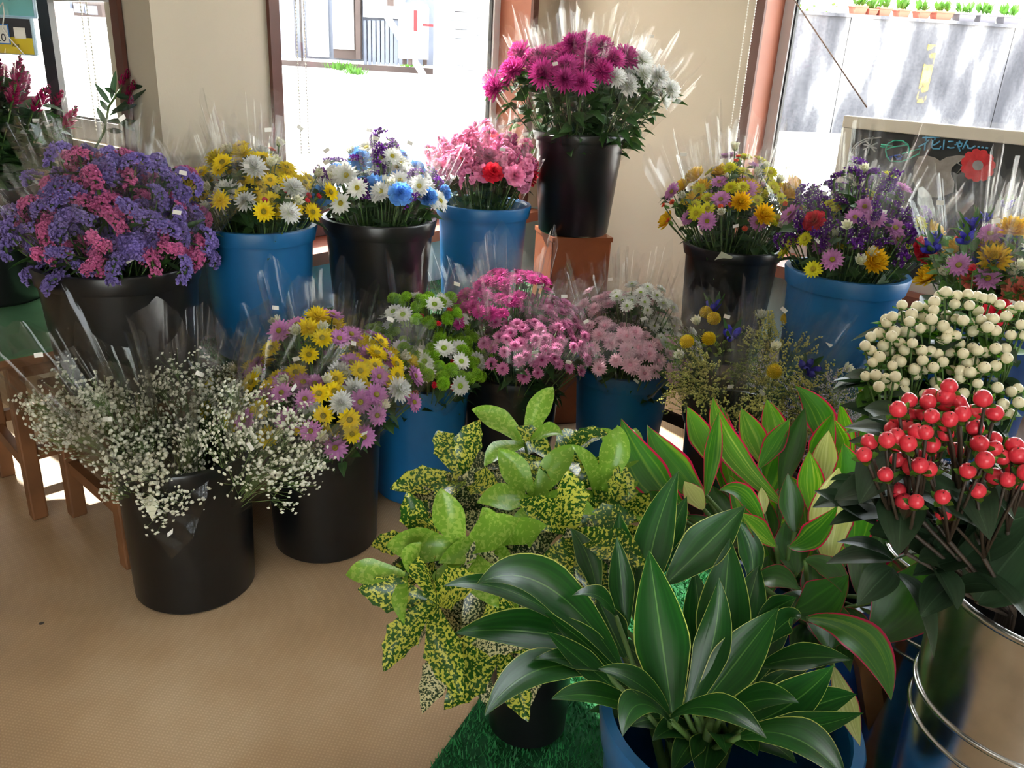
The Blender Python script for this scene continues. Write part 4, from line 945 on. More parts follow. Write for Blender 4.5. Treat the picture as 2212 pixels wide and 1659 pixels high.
lpk, lwh = 'cellophane sleeve of pale pink spray chrysanthemums', 'cellophane sleeve of white spray chrysanthemums among the pale pink ones'
fillbucket('F5', [(-.35, -.9, [('pm', 15)]), (.4, -.95, [('pm', 15)]), (-1.0, -.1, [('pm', 14)]), (-.5, .6, [('pm', 15)], dict(ht=.285)), (.25, -.1, [('ws', 16)], dict(label=lwh, group='white sleeves on the floor')),
                  (.95, -.15, [('ws', 18)], dict(label=lwh, group='white sleeves on the floor')), (.75, .6, [('ws', 18)], dict(label=lwh, group='white sleeves on the floor')), (.1, .85, [('pm', 14)], dict(ht=.285))],
           lpk, 'pale pink sleeves on the floor', .22, .245, bR=.09, deep=.045, fill=50, nleaf=4, over=1.11, drop=.5, spread=.68)

# ------------------------------------------------------------------ airy bunches: every twig and speck of one bunch is uncountable
def airy(key, ux, uy, label, group, seed, Rd, ht, bR, mt, n, bl, stem='stem_pale', film='film', name='bouquet', spread=.75, drop=.3, heads=(), flat=.5, over=1.12, shape='ball', wall_top=None, tags=True, base_off=.02, depth=.2):
    c, z0, h, rR, rB = BUCKET[key]; rr = random.Random(seed * 77 + hash_(key)); q = ux * ux + uy * uy
    top = c + Vector((ux * Rd * spread, uy * Rd * spread, z0 + h + ht * (1 - drop * min(1.6, q)))); base = c + Vector((-ux * base_off, -uy * base_off, z0 + .03))
    ax = top - base; L = ax.length; root = thing(name, label, 'bouquet', base, group, quat_z(ax, 0.)); inv = root.rotation_quaternion.inverted(); tocam = inv @ (CAM - top).normalized()
    st = MB(); fl = MB(); nb = max(10, n // 22)
    for b_ in range(nb):
        th = rr.random() * 6.283; r_ = bR * math.sqrt(rr.random()); z = L * (1 - flat * (r_ / bR) ** 2 * .3) - rr.uniform(0, depth) * (1 - r_ / bR * .5)
        tip = Vector((r_ * math.cos(th), r_ * math.sin(th), z)); mid = Vector((tip.x * .35, tip.y * .35, z - .09)); st.tube([(tip.x * .08, tip.y * .08, L * .3), mid, tip], [.0012, .0009, .0005], 3, cap=False)
        for j in range(n // nb):
            a = rr.random() * 6.283; w = .034 * math.sqrt(rr.random()); p = tip + Vector((w * math.cos(a), w * math.sin(a), rr.uniform(-.03, .022)))
            if j % 2 == 0: st.tube([mid.lerp(tip, .6), p], .00045, 3, cap=False)
            s_ = bl * rr.choice((.45, .8, 1, 1.05, 1.15))
            dv = (p - Vector((0, 0, L * .8)) + tocam * .04).normalized()
            if shape == 'ball':
                Q = (dv + Vector((rr.uniform(-.6, .6), rr.uniform(-.6, .6), 0))).normalized().to_track_quat('Z', 'Y'); m_ = 6
                vs = [p + Q @ Vector((0, 0, s_ * .55))] + [p + Q @ Vector((s_ * math.cos(6.283 * k / m_), s_ * math.sin(6.283 * k / m_), -s_ * .1)) for k in range(m_)] + [p - Q @ Vector((0, 0, s_ * .8))]
                fl.add(vs, [(0, 1 + k, 1 + (k + 1) % m_) for k in range(m_)] + [(m_ + 1, 1 + (k + 1) % m_, 1 + k) for k in range(m_)], 0, [(.5, .3)] + [(.5, 1.)] * m_ + [(.5, 0.)])
            else:
                k2 = 5
                for k in range(k2):
                    p2 = p + dv * (k * bl * .9) + Vector((rr.uniform(-1, 1), rr.uniform(-1, 1), rr.uniform(-.4, .8))) * bl * .7
                    Q = Vector((rr.uniform(-1, 1), rr.uniform(-1, 1), rr.random())).normalized().to_track_quat('Z', 'Y'); r2 = bl * rr.uniform(.5, .9)
                    vs = [p2 + Q @ Vector(v) * r2 for v in ((0, 0, .8), (1, 0, 0), (-.5, .87, 0), (-.5, -.87, 0), (0, 0, -.8))]
                    fl.add(vs, [(0, 1, 2), (0, 2, 3), (0, 3, 1), (4, 2, 1), (4, 3, 2), (4, 1, 3)], 0, [(.5, 1.), (.5, .7), (.5, .7), (.5, .7), (.5, .2)])
    o = obj('stems', st.mesh('stems', M[stem]), root); o['kind'] = 'stuff'; o = obj('blossoms', fl.mesh('blossoms', M[mt]), root); o['kind'] = 'stuff'
    for k, n_ in heads:
        for i in range(n_):
            th = rr.random() * 6.283; r_ = bR * math.sqrt(rr.random()) * .8; z = L - .25 * r_ * r_ / bR + .005
            ms, ctr = HEAD[k]; obj(PARTNAME[k], ms[rr.randrange(3)], root, (r_ * math.cos(th), r_ * math.sin(th), z), quat_z(Vector((r_ * math.cos(th) * 6, r_ * math.sin(th) * 6, 1)) + tocam * .4, rr.random() * 6))
    if film:
        ms = SLEEVE[rr.randrange(len(SLEEVE))]
        if film != 'film':
            ms = SL2[rr.randrange(len(SL2))]
        obj('cellophane', ms, root, (0, 0, -.005), None, (bR * over * 1.05, bR * over * 1.05, L * over))
        if tags:
            ph = math.atan2(tocam.y, tocam.x) + rr.uniform(-.5, .5); sz = rr.uniform(.7, .95); r_ = bR * over * 1.05 * (.10 + .16 * sz + .8 * max(0, (sz - .22) / .78) ** 1.15)
            obj('price_tag', TAGM, root, (r_ * math.cos(ph), r_ * .92 * math.sin(ph), sz * L * over), Quaternion((0, 0, 1), ph + PI / 2) @ Quaternion((0, 1, 0), .4))
    return root
SL2 = []
for s_ in SLEEVE[:4]:
    c_ = s_.copy(); c_.materials[0] = M['film_grey']; SL2.append(c_)
gl = "cellophane-wrapped white baby's breath"; gg = "baby's breath bunches in the black floor bucket"
airy('F1', -1.35, .45, gl + ' leaning out over the wooden stool', gg, 1, .26, .235, .12, 'gyp', 1300, .0041, 'stem_pale', 'film_grey', spread=.85, drop=.24)
airy('F1', -.15, -.9, gl + ' drooping down the front of the black bucket', gg, 2, .24, .13, .095, 'gyp', 1150, .0041, 'stem_pale', 'film_grey', spread=.55, drop=.35, depth=.26)
airy('F1', .05, .55, gl + ' standing upright before the statice tub', gg, 3, .24, .19, .11, 'gyp', 1000, .0038, 'stem', 'film_grey', spread=.75, drop=.2)
airy('F1', 1.1, -.15, gl + ' leaning against the yellow and lilac bouquets', gg, 4, .24, .19, .12, 'gyp', 1300, .0041, 'stem_pale', 'film_grey', spread=.95, drop=.25)
airy('F1', -.75, -.2, gl + ' wedged at the bucket rim beside the stool leg', gg, 5, .24, .16, .09, 'gyp', 560, .0041, 'stem_pale', 'film_grey', spread=.75, drop=.2)
yl = 'cellophane bouquet of yellow ball chrysanthemums, gentian and feathery goldenrod'; yg = 'goldenrod bouquets on the floor'
for i, (x, y) in enumerate([(-.7, -.5), (.2, -.8), (-.45, .5), (.5, .2), (1.1, .4), (1.0, -.5)]):
    airy('F6', x, y, yl, yg, i + 1, .26, .25, .095, 'solid' if i != 2 else 'moss', 260, .0044, 'stem', 'film', shape='plume', heads=(('yb', 2 if i % 2 == 0 else 1), ('gt', 1), ('bd', 1)), drop=.3, spread=.72)
cl = 'loose bunch of grey-lilac sea lavender sprays'; cg = 'sea lavender sprays behind the red-edged leaves'
for i, (x, y) in enumerate([(-.6, -.2), (.3, -.5), (.2, .6), (.9, .1), (-.2, -1.0), (.9, -.8)]):
    airy('F7', x, y, cl, cg, i + 1, .24, .24, .095, 'caspia', 420, .0024, 'stem_pale', None, shape='plume', drop=.25, spread=.75)

# a lone dark-leaved stem with magenta buds beside the pillar
ls = thing('lily_stem', 'lone dark-leaved stem with magenta buds against the left window', 'flower stem', Vector((BUCKET['B9'][0].x + .02, BUCKET['B9'][0].y, ST2 + .02)))
sp = [P(225, 285, 2.1), P(235, 230, 2.1), P(262, 190, 2.1)]; o0 = ls.location
MB().tube([Vector((0, 0, 0)), P(150, 420, 2.12) - o0] + [p - o0 for p in sp], .003, 6).build('stem', M['stem'], ls, True)
for i, (x0, y0, x1, y1) in enumerate([(240, 215, 250, 152), (238, 225, 205, 180), (245, 205, 290, 212), (236, 250, 320, 190), (232, 260, 300, 262), (230, 270, 208, 230), (240, 240, 300, 225), (228, 280, 270, 285), (234, 240, 215, 215), (262, 190, 315, 186), (250, 200, 225, 190), (250, 255, 295, 285)]):
    a, c = P(x0, y0, 2.1) - o0, P(x1, y1, 2.08) - o0; q = (c - a); vs, fs, uv = blade(q.length, .014, .1, .2, 8, 2); X = q.normalized(); Y = X.cross((CAM - P(x0, y0, 2.1)).normalized()).normalized(); Z = X.cross(Y)
    obj('leaf', mesh('lily_leaf', [a + X * v.x + Y * v.y + Z * v.z for v in vs], fs, M['leaf_dk'], uv=uv), ls)
for x, y in ((262, 188), (272, 176), (285, 200), (276, 212), (280, 232)): obj('bud', HEAD['ce'][0][0], ls, P(x, y, 2.09) - o0, quat_z((.4, -.3, 1)), .5)

# loose flap of cellophane folded over the rim of the baby's breath bucket, with its card
fb = [o for o in bpy.data.objects if o.get('label', '').endswith('drooping down the front of the black bucket')][0]
inv = fb.matrix_basis.inverted(); rq = random.Random(8)
rows = [[(275, 1040), (330, 1050), (385, 1045), (452, 1025)], [(288, 1090), (335, 1095), (392, 1090), (446, 1082)], [(312, 1140), (345, 1140), (398, 1135), (430, 1120)], [(345, 1175), (362, 1180), (396, 1175), (418, 1160)], [(362, 1198), (370, 1208), (388, 1192), (402, 1180)]]
vs = [inv @ P(x, y, 1.615 + .014 * ((i + j) % 2) + .01 * i) for i, r_ in enumerate(rows) for j, (x, y) in enumerate(r_)]; uv = [(j / 3, i / 4) for i in range(5) for j in range(4)]
obj('cellophane_flap', mesh('cellophane_flap', vs, [(i * 4 + j, i * 4 + j + 1, i * 4 + 5 + j, i * 4 + 4 + j) for i in range(4) for j in range(3)], M['film_grey'], uv=uv, smooth=False), fb)
def quad(nm, pts, D, mt):
    a = [inv @ P(x, y, D) for x, y in pts]; b_ = [inv @ P(x, y, D + .001) for x, y in pts]
    obj(nm, mesh(nm, a + b_, [(0, 1, 2, 3), (7, 6, 5, 4), (0, 4, 5, 1), (1, 5, 6, 2), (2, 6, 7, 3), (3, 7, 4, 0)], M[mt], smooth=False), fb)
quad('care_card', [(305, 1080), (326, 1068), (345, 1085), (329, 1125)], 1.6, 'card'); quad('price_tag', [(361, 1152), (374, 1141), (373, 1152), (362, 1161)], 1.6, 'paper')
# ------------------------------------------------------------------ foreground foliage: every leaf a blade of its own
def leafblade(base, tip, ctrl, wd, nh, mt, root, name='leaf', fold=.22, prof='lance', wave=.03, seed=0, nl=16, nw=6, teeth=0, twist=0.):
    rr = random.Random(seed); vs = []; uv = []; ph = rr.random() * 6.28; o0 = root.location
    for i in range(nl + 1):
        s = i / nl; p = base * (1 - s) ** 2 + ctrl * (2 * s * (1 - s)) + tip * s * s; tg = ((ctrl - base) * (1 - s) + (tip - ctrl) * s).normalized()
        sd_ = tg.cross(nh).normalized(); nr = sd_.cross(tg).normalized()
        if twist:
            Q = Quaternion(tg, twist * s); sd_ = Q @ sd_; nr = Q @ nr
        if prof == 'lance': w = (min(1, s / .46) ** .75 * .88 + .12) if s < .46 else max(0., 1 - ((s - .46) / .54) ** 1.7)
        elif prof == 'ell': w = max(.05, math.sin(PI * min(1., s ** .8 * .98 + .02))) ** .75
        else: w = max(0, math.sin(PI * (.1 + .9 * s) ** 1.) + .02)
        if teeth and s > .45 and i % 3 == 1: w *= 1.16
        w = max(w, .012) * wd / 2
        for j in range(nw + 1):
            a = j / nw * 2 - 1
            vs.append(p + sd_ * (a * w) + nr * (fold * w * (a * a - .4) + wave * wd * math.sin(7 * s + ph + 1.2 * a) * abs(a)) - o0); uv.append((j / nw, s))
    fs = [(i * (nw + 1) + j, (i + 1) * (nw + 1) + j, (i + 1) * (nw + 1) + j + 1, i * (nw + 1) + j + 1) for i in range(nl) for j in range(nw)]
    return obj(name, mesh(name, vs, fs, M[mt], uv=uv), root)
def facing(p, up=.35, side=0.):
    v = (CAM - p).normalized(); return (v + Vector((side, 0, up))).normalized()
def leafset(name, label, cat, group, key, specs, default, seed0=0):
    """specs: base px, tip px, width px, bend px, depth base/tip, material; stems are grouped into plants by where they rise"""
    c, z0, h, rR, rB = BUCKET[key]
    stems = {}
    for i, sp in enumerate(specs): stems.setdefault(sp.get('st', 0), []).append((i, sp))
    for st, ls in stems.items():
        th = st * 1.7; foot_ = c + Vector((math.cos(th) * rB * .4, math.sin(th) * rB * .4, z0 + .02))
        root = thing(name, label[st] if isinstance(label, list) else label, cat, foot_, group)
        bs = []
        for i, sp in ls:
            bx, by, bD = sp['b']; tx, ty, tD = sp['t']; B, T = P(bx, by, bD), P(tx, ty, tD); mid = (B + T) / 2; cx, cy = sp.get('c', (0, 0)); k = (bD + tD) / 2 / FPX
            Cc = mid + RT * (cx * 2 * k) - UP * (cy * 2 * k) - FW * (sp.get('cd', 0.) * 2)
            nh = facing(mid, sp.get('up', .35), sp.get('side', 0.)); bs.append(B)
            leafblade(B, T, Cc, sp['w'] * k, nh, sp.get('m', default), root, 'leaf', sp.get('fold', .25), 'lance', sp.get('wave', .03), seed0 + i, twist=sp.get('tw', 0.), teeth=0)
        m_ = sum(bs, Vector()) / len(bs); tp = Vector((m_.x, m_.y, max(b_.z for b_ in bs) - .0)); tp = m_
        mb = MB(); mb.tube([Vector(), (tp - foot_) * .6 + Vector((0, 0, .0)), tp - foot_], .006, 7)
        for b_ in bs: mb.tube([(tp - foot_) * .85, b_ - foot_], [.004, .003], 5)
        obj('stem', mb.mesh('stem', M['stem']), root)
def Lf(bx, by, tx, ty, w, st=0, bD=.95, tD=.95, **k): return dict(b=(bx, by, bD), t=(tx, ty, tD), w=w, st=st, **k)
drac = [
    Lf(1455, 1560, 1402, 1188, 122, 0, .93, .90, up=.1, fold=.3), Lf(1480, 1540, 1553, 1248, 80, 0, .95, .95, c=(22, 0)),
    Lf(1548, 1510, 1577, 1163, 118, 1, .98, 1.02, fold=.25), Lf(1500, 1545, 1682, 1312, 104, 1, .95, .93, up=.3), Lf(1440, 1260, 1611, 1092, 98, 2, 1.03, 1.03, up=.5),
    Lf(1392, 1330, 1466, 1016, 86, 2, 1.05, 1.08, c=(-18, 0), up=.1), Lf(1352, 1360, 1333, 1160, 58, 2, 1.02, 1.02, m='drac'), Lf(1372, 1260, 1337, 1106, 52, 2, 1.07, 1.09, c=(-8, 0)),
    Lf(1250, 1370, 958, 1266, 62, 3, .96, .80, c=(-10, -46), up=.7), Lf(1340, 1440, 1030, 1262, 122, 3, .96, .82, c=(-10, -92), up=.8), Lf(1290, 1400, 985, 1367, 104, 3, .97, .82, c=(0, -22), up=.6),
    Lf(1300, 1455, 1047, 1545, 96, 4, .95, .74, c=(-20, -52), up=.8), Lf(1305, 1450, 1150, 1426, 46, 4, .94, .84, c=(0, -16), up=.6, wave=.1), Lf(1345, 1500, 1181, 1364, 62, 4, .96, .86, up=.5), Lf(1352, 1480, 1176, 1324, 72, 3, .98, .88, up=.5, c=(8, -8)),
    Lf(1400, 1545, 1192, 1509, 72, 4, .94, .76, c=(-6, -26), up=.8), Lf(1446, 1545, 1292, 1444, 66, 4, .92, .84, c=(6, -22), up=.7), Lf(1450, 1560, 1345, 1592, 80, 0, .92, .76, c=(-20, -56), up=.9),
    Lf(1446, 1550, 1657, 1596, 78, 5, .92, .74, c=(0, -44), up=.9), Lf(1560, 1545, 1727, 1520, 76, 5, .94, .82, c=(0, -24), up=.8), Lf(1600, 1570, 1800, 1438, 96, 6, .95, .88, c=(10, 14), up=.5),
    Lf(1600, 1580, 1866, 1540, 70, 6, .93, .82, c=(0, 12), up=.6), Lf(1600, 1590, 1830, 1690, 112, 5, .88, .70, c=(10, -46), up=1.), Lf(1640, 1400, 1722, 1340, 56, 6, 1.0, .96, c=(20, -30), up=.7),
    Lf(1622, 1260, 1586, 1116, 56, 2, 1.05, 1.06, c=(18, 0)), Lf(1420, 1220, 1484, 1072, 52, 2, 1.07, 1.1), Lf(1330, 1330, 1236, 1286, 44, 3, .98, .9, c=(10, -22), up=.6, wave=.12), Lf(1640, 1440, 1842, 1426, 64, 6, 1.0, .92, c=(0, -14), up=.7),
    Lf(1585, 1420, 1640, 1220, 84, 1, 1.02, 1.05, m='drac'), Lf(1530, 1480, 1500, 1230, 84, 1, 1.0, 1.04), Lf(1290, 1290, 1232, 1140, 56, 3, 1.06, 1.1, c=(10, -10)), Lf(1640, 1330, 1720, 1290, 50, 6, 1.03, 1.0),
    Lf(1430, 1420, 1380, 1210, 90, 0, 1.02, 1.06), Lf(1350, 1420, 1290, 1290, 72, 3, 1.0, 1.02), Lf(1560, 1560, 1560, 1380, 90, 6, .98, 1.02), Lf(1690, 1560, 1850, 1500, 70, 6, .98, .92, c=(0, -10))]
rq = random.Random(5)
for i in range(22):
    a = 2 * PI * i / 22 + rq.uniform(-.1, .1); bx0, by0 = 1545 + 60 * math.cos(a), 1560 + 30 * math.sin(a); ln = rq.uniform(130, 230)
    drac.append(Lf(bx0, by0, bx0 + math.cos(a) * ln, by0 - 60 + math.sin(a) * ln * .75, rq.uniform(60, 90), i % 7, 1.0, 1.0 - .12 * max(0, math.sin(a)) + .06 * max(0, -math.sin(a)), c=(0, -20), up=.6))
leafset('leafy_stem', 'leafy stem with broad green leaves edged in thin cream', 'foliage', 'cream-edged leaf stems in the blue bucket', 'G1', drac, 'drac', 100)
C_ = lambda bx, by, tx, ty, w, st, D=1.2, dt=.02, **k: Lf(bx, by, tx, ty, w, st, D, D + dt, **k)
cord = [
    C_(1490, 1120, 1342, 904, 74, 0, 1.2, .05, c=(-16, 10), m='cord'), C_(1530, 1085, 1398, 918, 70, 0, 1.22, .05, c=(-8, 12), m='cord'), C_(1545, 1010, 1485, 878, 50, 0, 1.28, .04, m='cord_v'),
    C_(1525, 1070, 1553, 890, 40, 1, 1.2, .02, side=.6, m='cord'), C_(1690, 1090, 1541, 858, 54, 2, 1.18, .08, c=(-34, 0), m='cord_v'), C_(1565, 1060, 1560, 880, 60, 1, 1.26, .04, m='cord'), C_(1655, 1010, 1601, 880, 52, 1, 1.28, .04, m='cord_v'), C_(1600, 1090, 1582, 930, 62, 1, 1.23, .04, m='cord_v'),
    C_(1690, 985, 1656, 862, 50, 2, 1.3, .04, m='cord_v'), C_(1640, 1010, 1706, 905, 42, 2, 1.22, .02, m='cord'), C_(1685, 1060, 1739, 880, 46, 2, 1.21, .03, m='cord_d'), C_(1650, 1080, 1690, 950, 62, 2, 1.25, .02, m='cord'), C_(1782, 985, 1718, 832, 58, 3, 1.3, .06, c=(22, -6), m='cord'),
    C_(1750, 1030, 1800, 893, 48, 3, 1.22, .02, m='cord'), C_(1840, 1000, 1815, 870, 34, 3, 1.27, .02, m='cord_v'), C_(1863, 985, 1875, 890, 24, 3, 1.3, .02, m='cord'), C_(1772, 1060, 1790, 930, 50, 3, 1.19, .01, m='cord_p'), C_(1830, 1000, 1796, 900, 40, 3, 1.26, .01, m='cord_v'),
    C_(1840, 1200, 1822, 958, 104, 4, 1.13, .02, m='cord', c=(14, 0)), C_(1790, 1215, 1812, 1010, 84, 4, 1.09, -.01, m='cord_p', c=(-6, 0)), C_(1755, 1110, 1748, 974, 52, 4, 1.14, .01, m='cord_v'), C_(1650, 1140, 1553, 1060, 44, 5, 1.1, -.03, c=(6, -30), up=.7, m='cord'),
    C_(1705, 1180, 1810, 1092, 52, 5, 1.08, -.05, c=(0, 20), up=.6, m='cord'), C_(1716, 1150, 1702, 1022, 48, 5, 1.1, .0, m='cord_d'), C_(1676, 1180, 1600, 1108, 46, 5, 1.08, -.03, up=.6, m='cord_v'), C_(1630, 1255, 1726, 1274, 54, 6, 1.06, -.04, up=.8, c=(0, -18), m='cord_d'),
    C_(1715, 1320, 1834, 1242, 88, 6, 1.05, -.04, up=.6, m='cord_d', c=(0, 18)), C_(1880, 1380, 1990, 1210, 124, 6, 1.02, -.02, up=.3, m='cord_d', c=(20, 8)), C_(1745, 1335, 1925, 1512, 82, 7, 1.02, -.14, c=(34, -36), up=.9, m='cord'), C_(1800, 1440, 1858, 1612, 46, 7, 1.0, -.08, up=.6, m='cord_p'),
    C_(1880, 1300, 2022, 1178, 66, 6, 1.1, .02, up=.5, m='cord_v'), C_(1520, 1100, 1478, 1040, 42, 0, 1.17, .02, m='cord_p'), C_(1650, 1110, 1645, 1052, 24, 5, 1.17, .0, m='cord_p'), C_(1720, 1240, 1700, 1120, 70, 5, 1.1, .02, m='cord_d'), C_(1860, 1290, 1900, 1130, 90, 4, 1.12, .03, m='cord_d'),
    C_(1790, 1330, 1760, 1190, 80, 6, 1.1, .03, m='cord_d'), C_(1580, 1180, 1540, 1050, 70, 1, 1.2, .04, m='cord_d'), C_(1640, 1200, 1640, 1060, 74, 2, 1.18, .04, m='cord_d'), C_(1460, 1110, 1378, 1000, 60, 0, 1.24, .03, m='cord_d'), C_(1470, 1120, 1402, 1060, 50, 0, 1.16, -.02, m='cord_d'),
    C_(1740, 1210, 1830, 1290, 50, 7, 1.06, -.05, up=.8, c=(10, -20), m='cord_d'), C_(1790, 1400, 1800, 1290, 90, 7, 1.06, .0, m='cord_d'), C_(1640, 1300, 1660, 1200, 60, 5, 1.1, .02, m='cord_d'), C_(1900, 1330, 1940, 1200, 80, 4, 1.1, .03, m='cord_d')]
for sp in cord: sp['w'] *= 1.15
for i in range(30):
    a = rq.uniform(-2.9, -.2); bx0, by0 = 1700 + rq.uniform(-90, 110), 1180 + rq.uniform(-30, 120); ln = rq.uniform(120, 230); D_ = rq.uniform(1.14, 1.34)
    cord.append(C_(bx0, by0, bx0 + math.cos(a) * ln * .9, max(880, by0 + math.sin(a) * ln), rq.uniform(46, 74), i % 8, D_, .03, m=rq.choice(['cord', 'cord', 'cord_v', 'cord_d']), up=rq.uniform(.1, .5)))
for i in range(10):
    bx0, by0 = 1690 + rq.uniform(-60, 140), 1300 + rq.uniform(-20, 80); a = rq.uniform(.2, 2.6)
    cord.append(C_(bx0, by0, bx0 + math.cos(a) * 120, by0 + math.sin(a) * 110, rq.uniform(50, 80), i % 8, 1.12, -.06, m='cord_d', up=.8, c=(0, -20)))
leafset('leafy_stem', 'leafy stem with streaked green leaves edged in crimson', 'foliage', 'red-edged leaf stems', 'G3', cord, 'cord', 300)
stool('low dark wooden stool under the red-edged leaves', [(lambda p: (p.x, p.y))(p) for p in (lambda c: [c + Vector((-.11, -.11, 0)), c + Vector((.11, -.11, 0)), c + Vector((.11, .11, 0)), c + Vector((-.11, .11, 0))])(BUCKET['G3'][0])], .168, 'wood', str_z=())
# upright plank beside the stool
pl_ = thing('wooden_post', 'narrow brown wooden post standing on the turf', 'post', atz(1915, 1750, .02))
tp_ = P(1868, 1420, 1.12); ax_ = tp_ - pl_.location; az_ = ax_.normalized(); sx1 = az_.cross(Vector((0, 1, 0))).normalized(); sy1 = az_.cross(sx1)
MB().box(ax_ / 2, .026, .026, ax_.length, sx1, sy1, az=az_).build('shaft', M['wood'], pl_)
MB().box(az_ * .008, .032, .032, .016, sx1, sy1, az=az_).build('foot', M['wood_dk'], pl_)

# speckled laurel: whorls of leaves at the stem tips
AUC = [(1135, 955, 1.20, .25, 1.15, 'auc2', 4), (1000, 1035, 1.17, -.2, 1.2, 'auc1', 6), (1150, 1080, 1.12, .05, 1.1, 'auc2', 5), (1300, 1070, 1.16, .25, 1.15, 'auc2', 6), (1235, 1150, 1.07, .1, 1.2, 'auc1', 6), (1000, 1192, 1.05, -.1, 1.05, 'auc2', 5), (1078, 1172, 1.06, .1, 1.0, 'auc2', 4),
       (915, 1180, 1.09, -.4, 1.0, 'auc1', 5), (875, 1240, 1.03, -.7, .8, 'auc2', 3), (930, 1300, 1.02, -.5, 1.15, 'auc1', 5), (1080, 1010, 1.2, 0, 1.1, 'auc3', 6), (1200, 1000, 1.2, .1, 1.1, 'auc1', 6), (1240, 1060, 1.17, .1, 1.0, 'auc1', 5), (980, 1110, 1.13, -.2, 1.1, 'auc3', 6), (1090, 1120, 1.12, 0, 1.1, 'auc3', 6),
       (960, 1250, 1.06, -.3, 1.0, 'auc3', 5), (1060, 1280, 1.05, -.1, 1.1, 'auc3', 6), (1150, 1210, 1.08, .1, 1.1, 'auc3', 6), (1320, 1130, 1.13, .3, 1.0, 'auc1', 5), (1340, 1010, 1.22, .3, .9, 'auc2', 4), (1000, 1370, 1.03, -.3, 1.1, 'auc3', 5), (1080, 1400, 1.03, 0, 1.1, 'auc1', 5), (1150, 1330, 1.05, .1, 1.1, 'auc3', 5), (1250, 1230, 1.08, .2, 1.0, 'auc3', 5)]
c_, z0_, h_, rR_, rB_ = BUCKET['G2']
AL = {'auc1': 'laurel stem with yellow-speckled green leaves', 'auc2': 'laurel stem with a tuft of young lime-green leaves', 'auc3': 'laurel stem with densely cream-speckled dark leaves'}
for i, (px, py, D, lean, sz, mt, n) in enumerate(AUC):
    rr = random.Random(900 + i); tipp = P(px, py, D + .05); foot_ = c_ + Vector((rr.uniform(-.03, .03), rr.uniform(-.03, .03), z0_ + .02))
    root = thing('laurel_stem', AL[mt], 'foliage', foot_, 'speckled laurel stems in the slim black pot'); ctr = Vector((c_.x, c_.y, z0_ + h_ + .05))
    up_ = (tipp - ctr).normalized(); up_ = (up_ + Vector((lean * .3, -.25, .35))).normalized()
    MB().tube([Vector(), ctr - foot_ - up_ * .02 + Vector((rr.uniform(-.02, .02), 0, -.04)), tipp - foot_], [.004, .0035, .0025], 6).build('stem', M['stem'], root, True)
    a0 = rr.random() * 6.28; sx_ = up_.cross(Vector((0, 0, 1)) if abs(up_.z) < .95 else Vector((1, 0, 0))).normalized(); sy_ = up_.cross(sx_)
    for j in range(n):
        a = a0 + j * 2.399 if mt != 'auc2' else a0 + j * 6.283 / n; dv = (sx_ * math.cos(a) + sy_ * math.sin(a)); el = rr.uniform(.15, .8) if mt != 'auc3' else rr.uniform(-.5, .4)
        if mt == 'auc2': el = rr.uniform(.25, .9)
        out = (dv * math.cos(el) + up_ * math.sin(el)).normalized(); L_ = rr.uniform(.075, .105) * sz; base = tipp - up_ * (.012 * j / n); tip = base + out * L_ - Vector((0, 0, .012 if mt != 'auc3' else .03)); cc = base + out * L_ * .55 + up_ * L_ * rr.uniform(.08, .3)
        leafblade(base, tip, cc, L_ * rr.uniform(.36, .46), (up_ + (CAM - base).normalized() * .25).normalized(), mt, root, 'leaf', .35, 'lance', .05, 900 + i * 20 + j, 14, 4, teeth=(1 if mt != 'auc2' else 0), twist=rr.uniform(-.5, .5))

# ------------------------------------------------------------------ steel buckets and berries
def steel(label, c, z0, h, rr, rb):
    root = thing('steel_bucket', label, 'bucket', (c[0], c[1], z0), 'steel flower buckets'); w = .002
    MB().lathe([(.001, 0), (rb, 0), (rr, h), (rr - w, h), (rb - w, .004), (.001, .004)], 56).build('body', M['metal'], root, True)
    root.children[0].modifiers.new('edge', 'EDGE_SPLIT').split_angle = math.radians(40)
    def hoop(nm, z, th): 
        r_ = rb + (rr - rb) * z / h; MB().lathe([(r_ + th * math.cos(a), z + th * math.sin(a)) for a in [2 * PI * k / 8 for k in range(8)]], 56, closed=True).build(nm, M['metal'], root, True)
    hoop('rim', h, .004); hoop('ridge', h * .80, .003); hoop('ridge', h * .75, .003); hoop('ridge', h * .3, .003); hoop('ridge', h * .25, .003)
    return root
GA = P(2290, 1290, .80); GBk = P(2085, 1200, 1.12)
steel('shiny steel bucket with red berry stems in the foreground', (GA.x, GA.y), .02, GA.z - .02, .105, .085)
steel('shaded steel bucket with cream berry stems behind the red berries', (GBk.x, GBk.y), .02, GBk.z - .02, .10, .082)
BER = {}
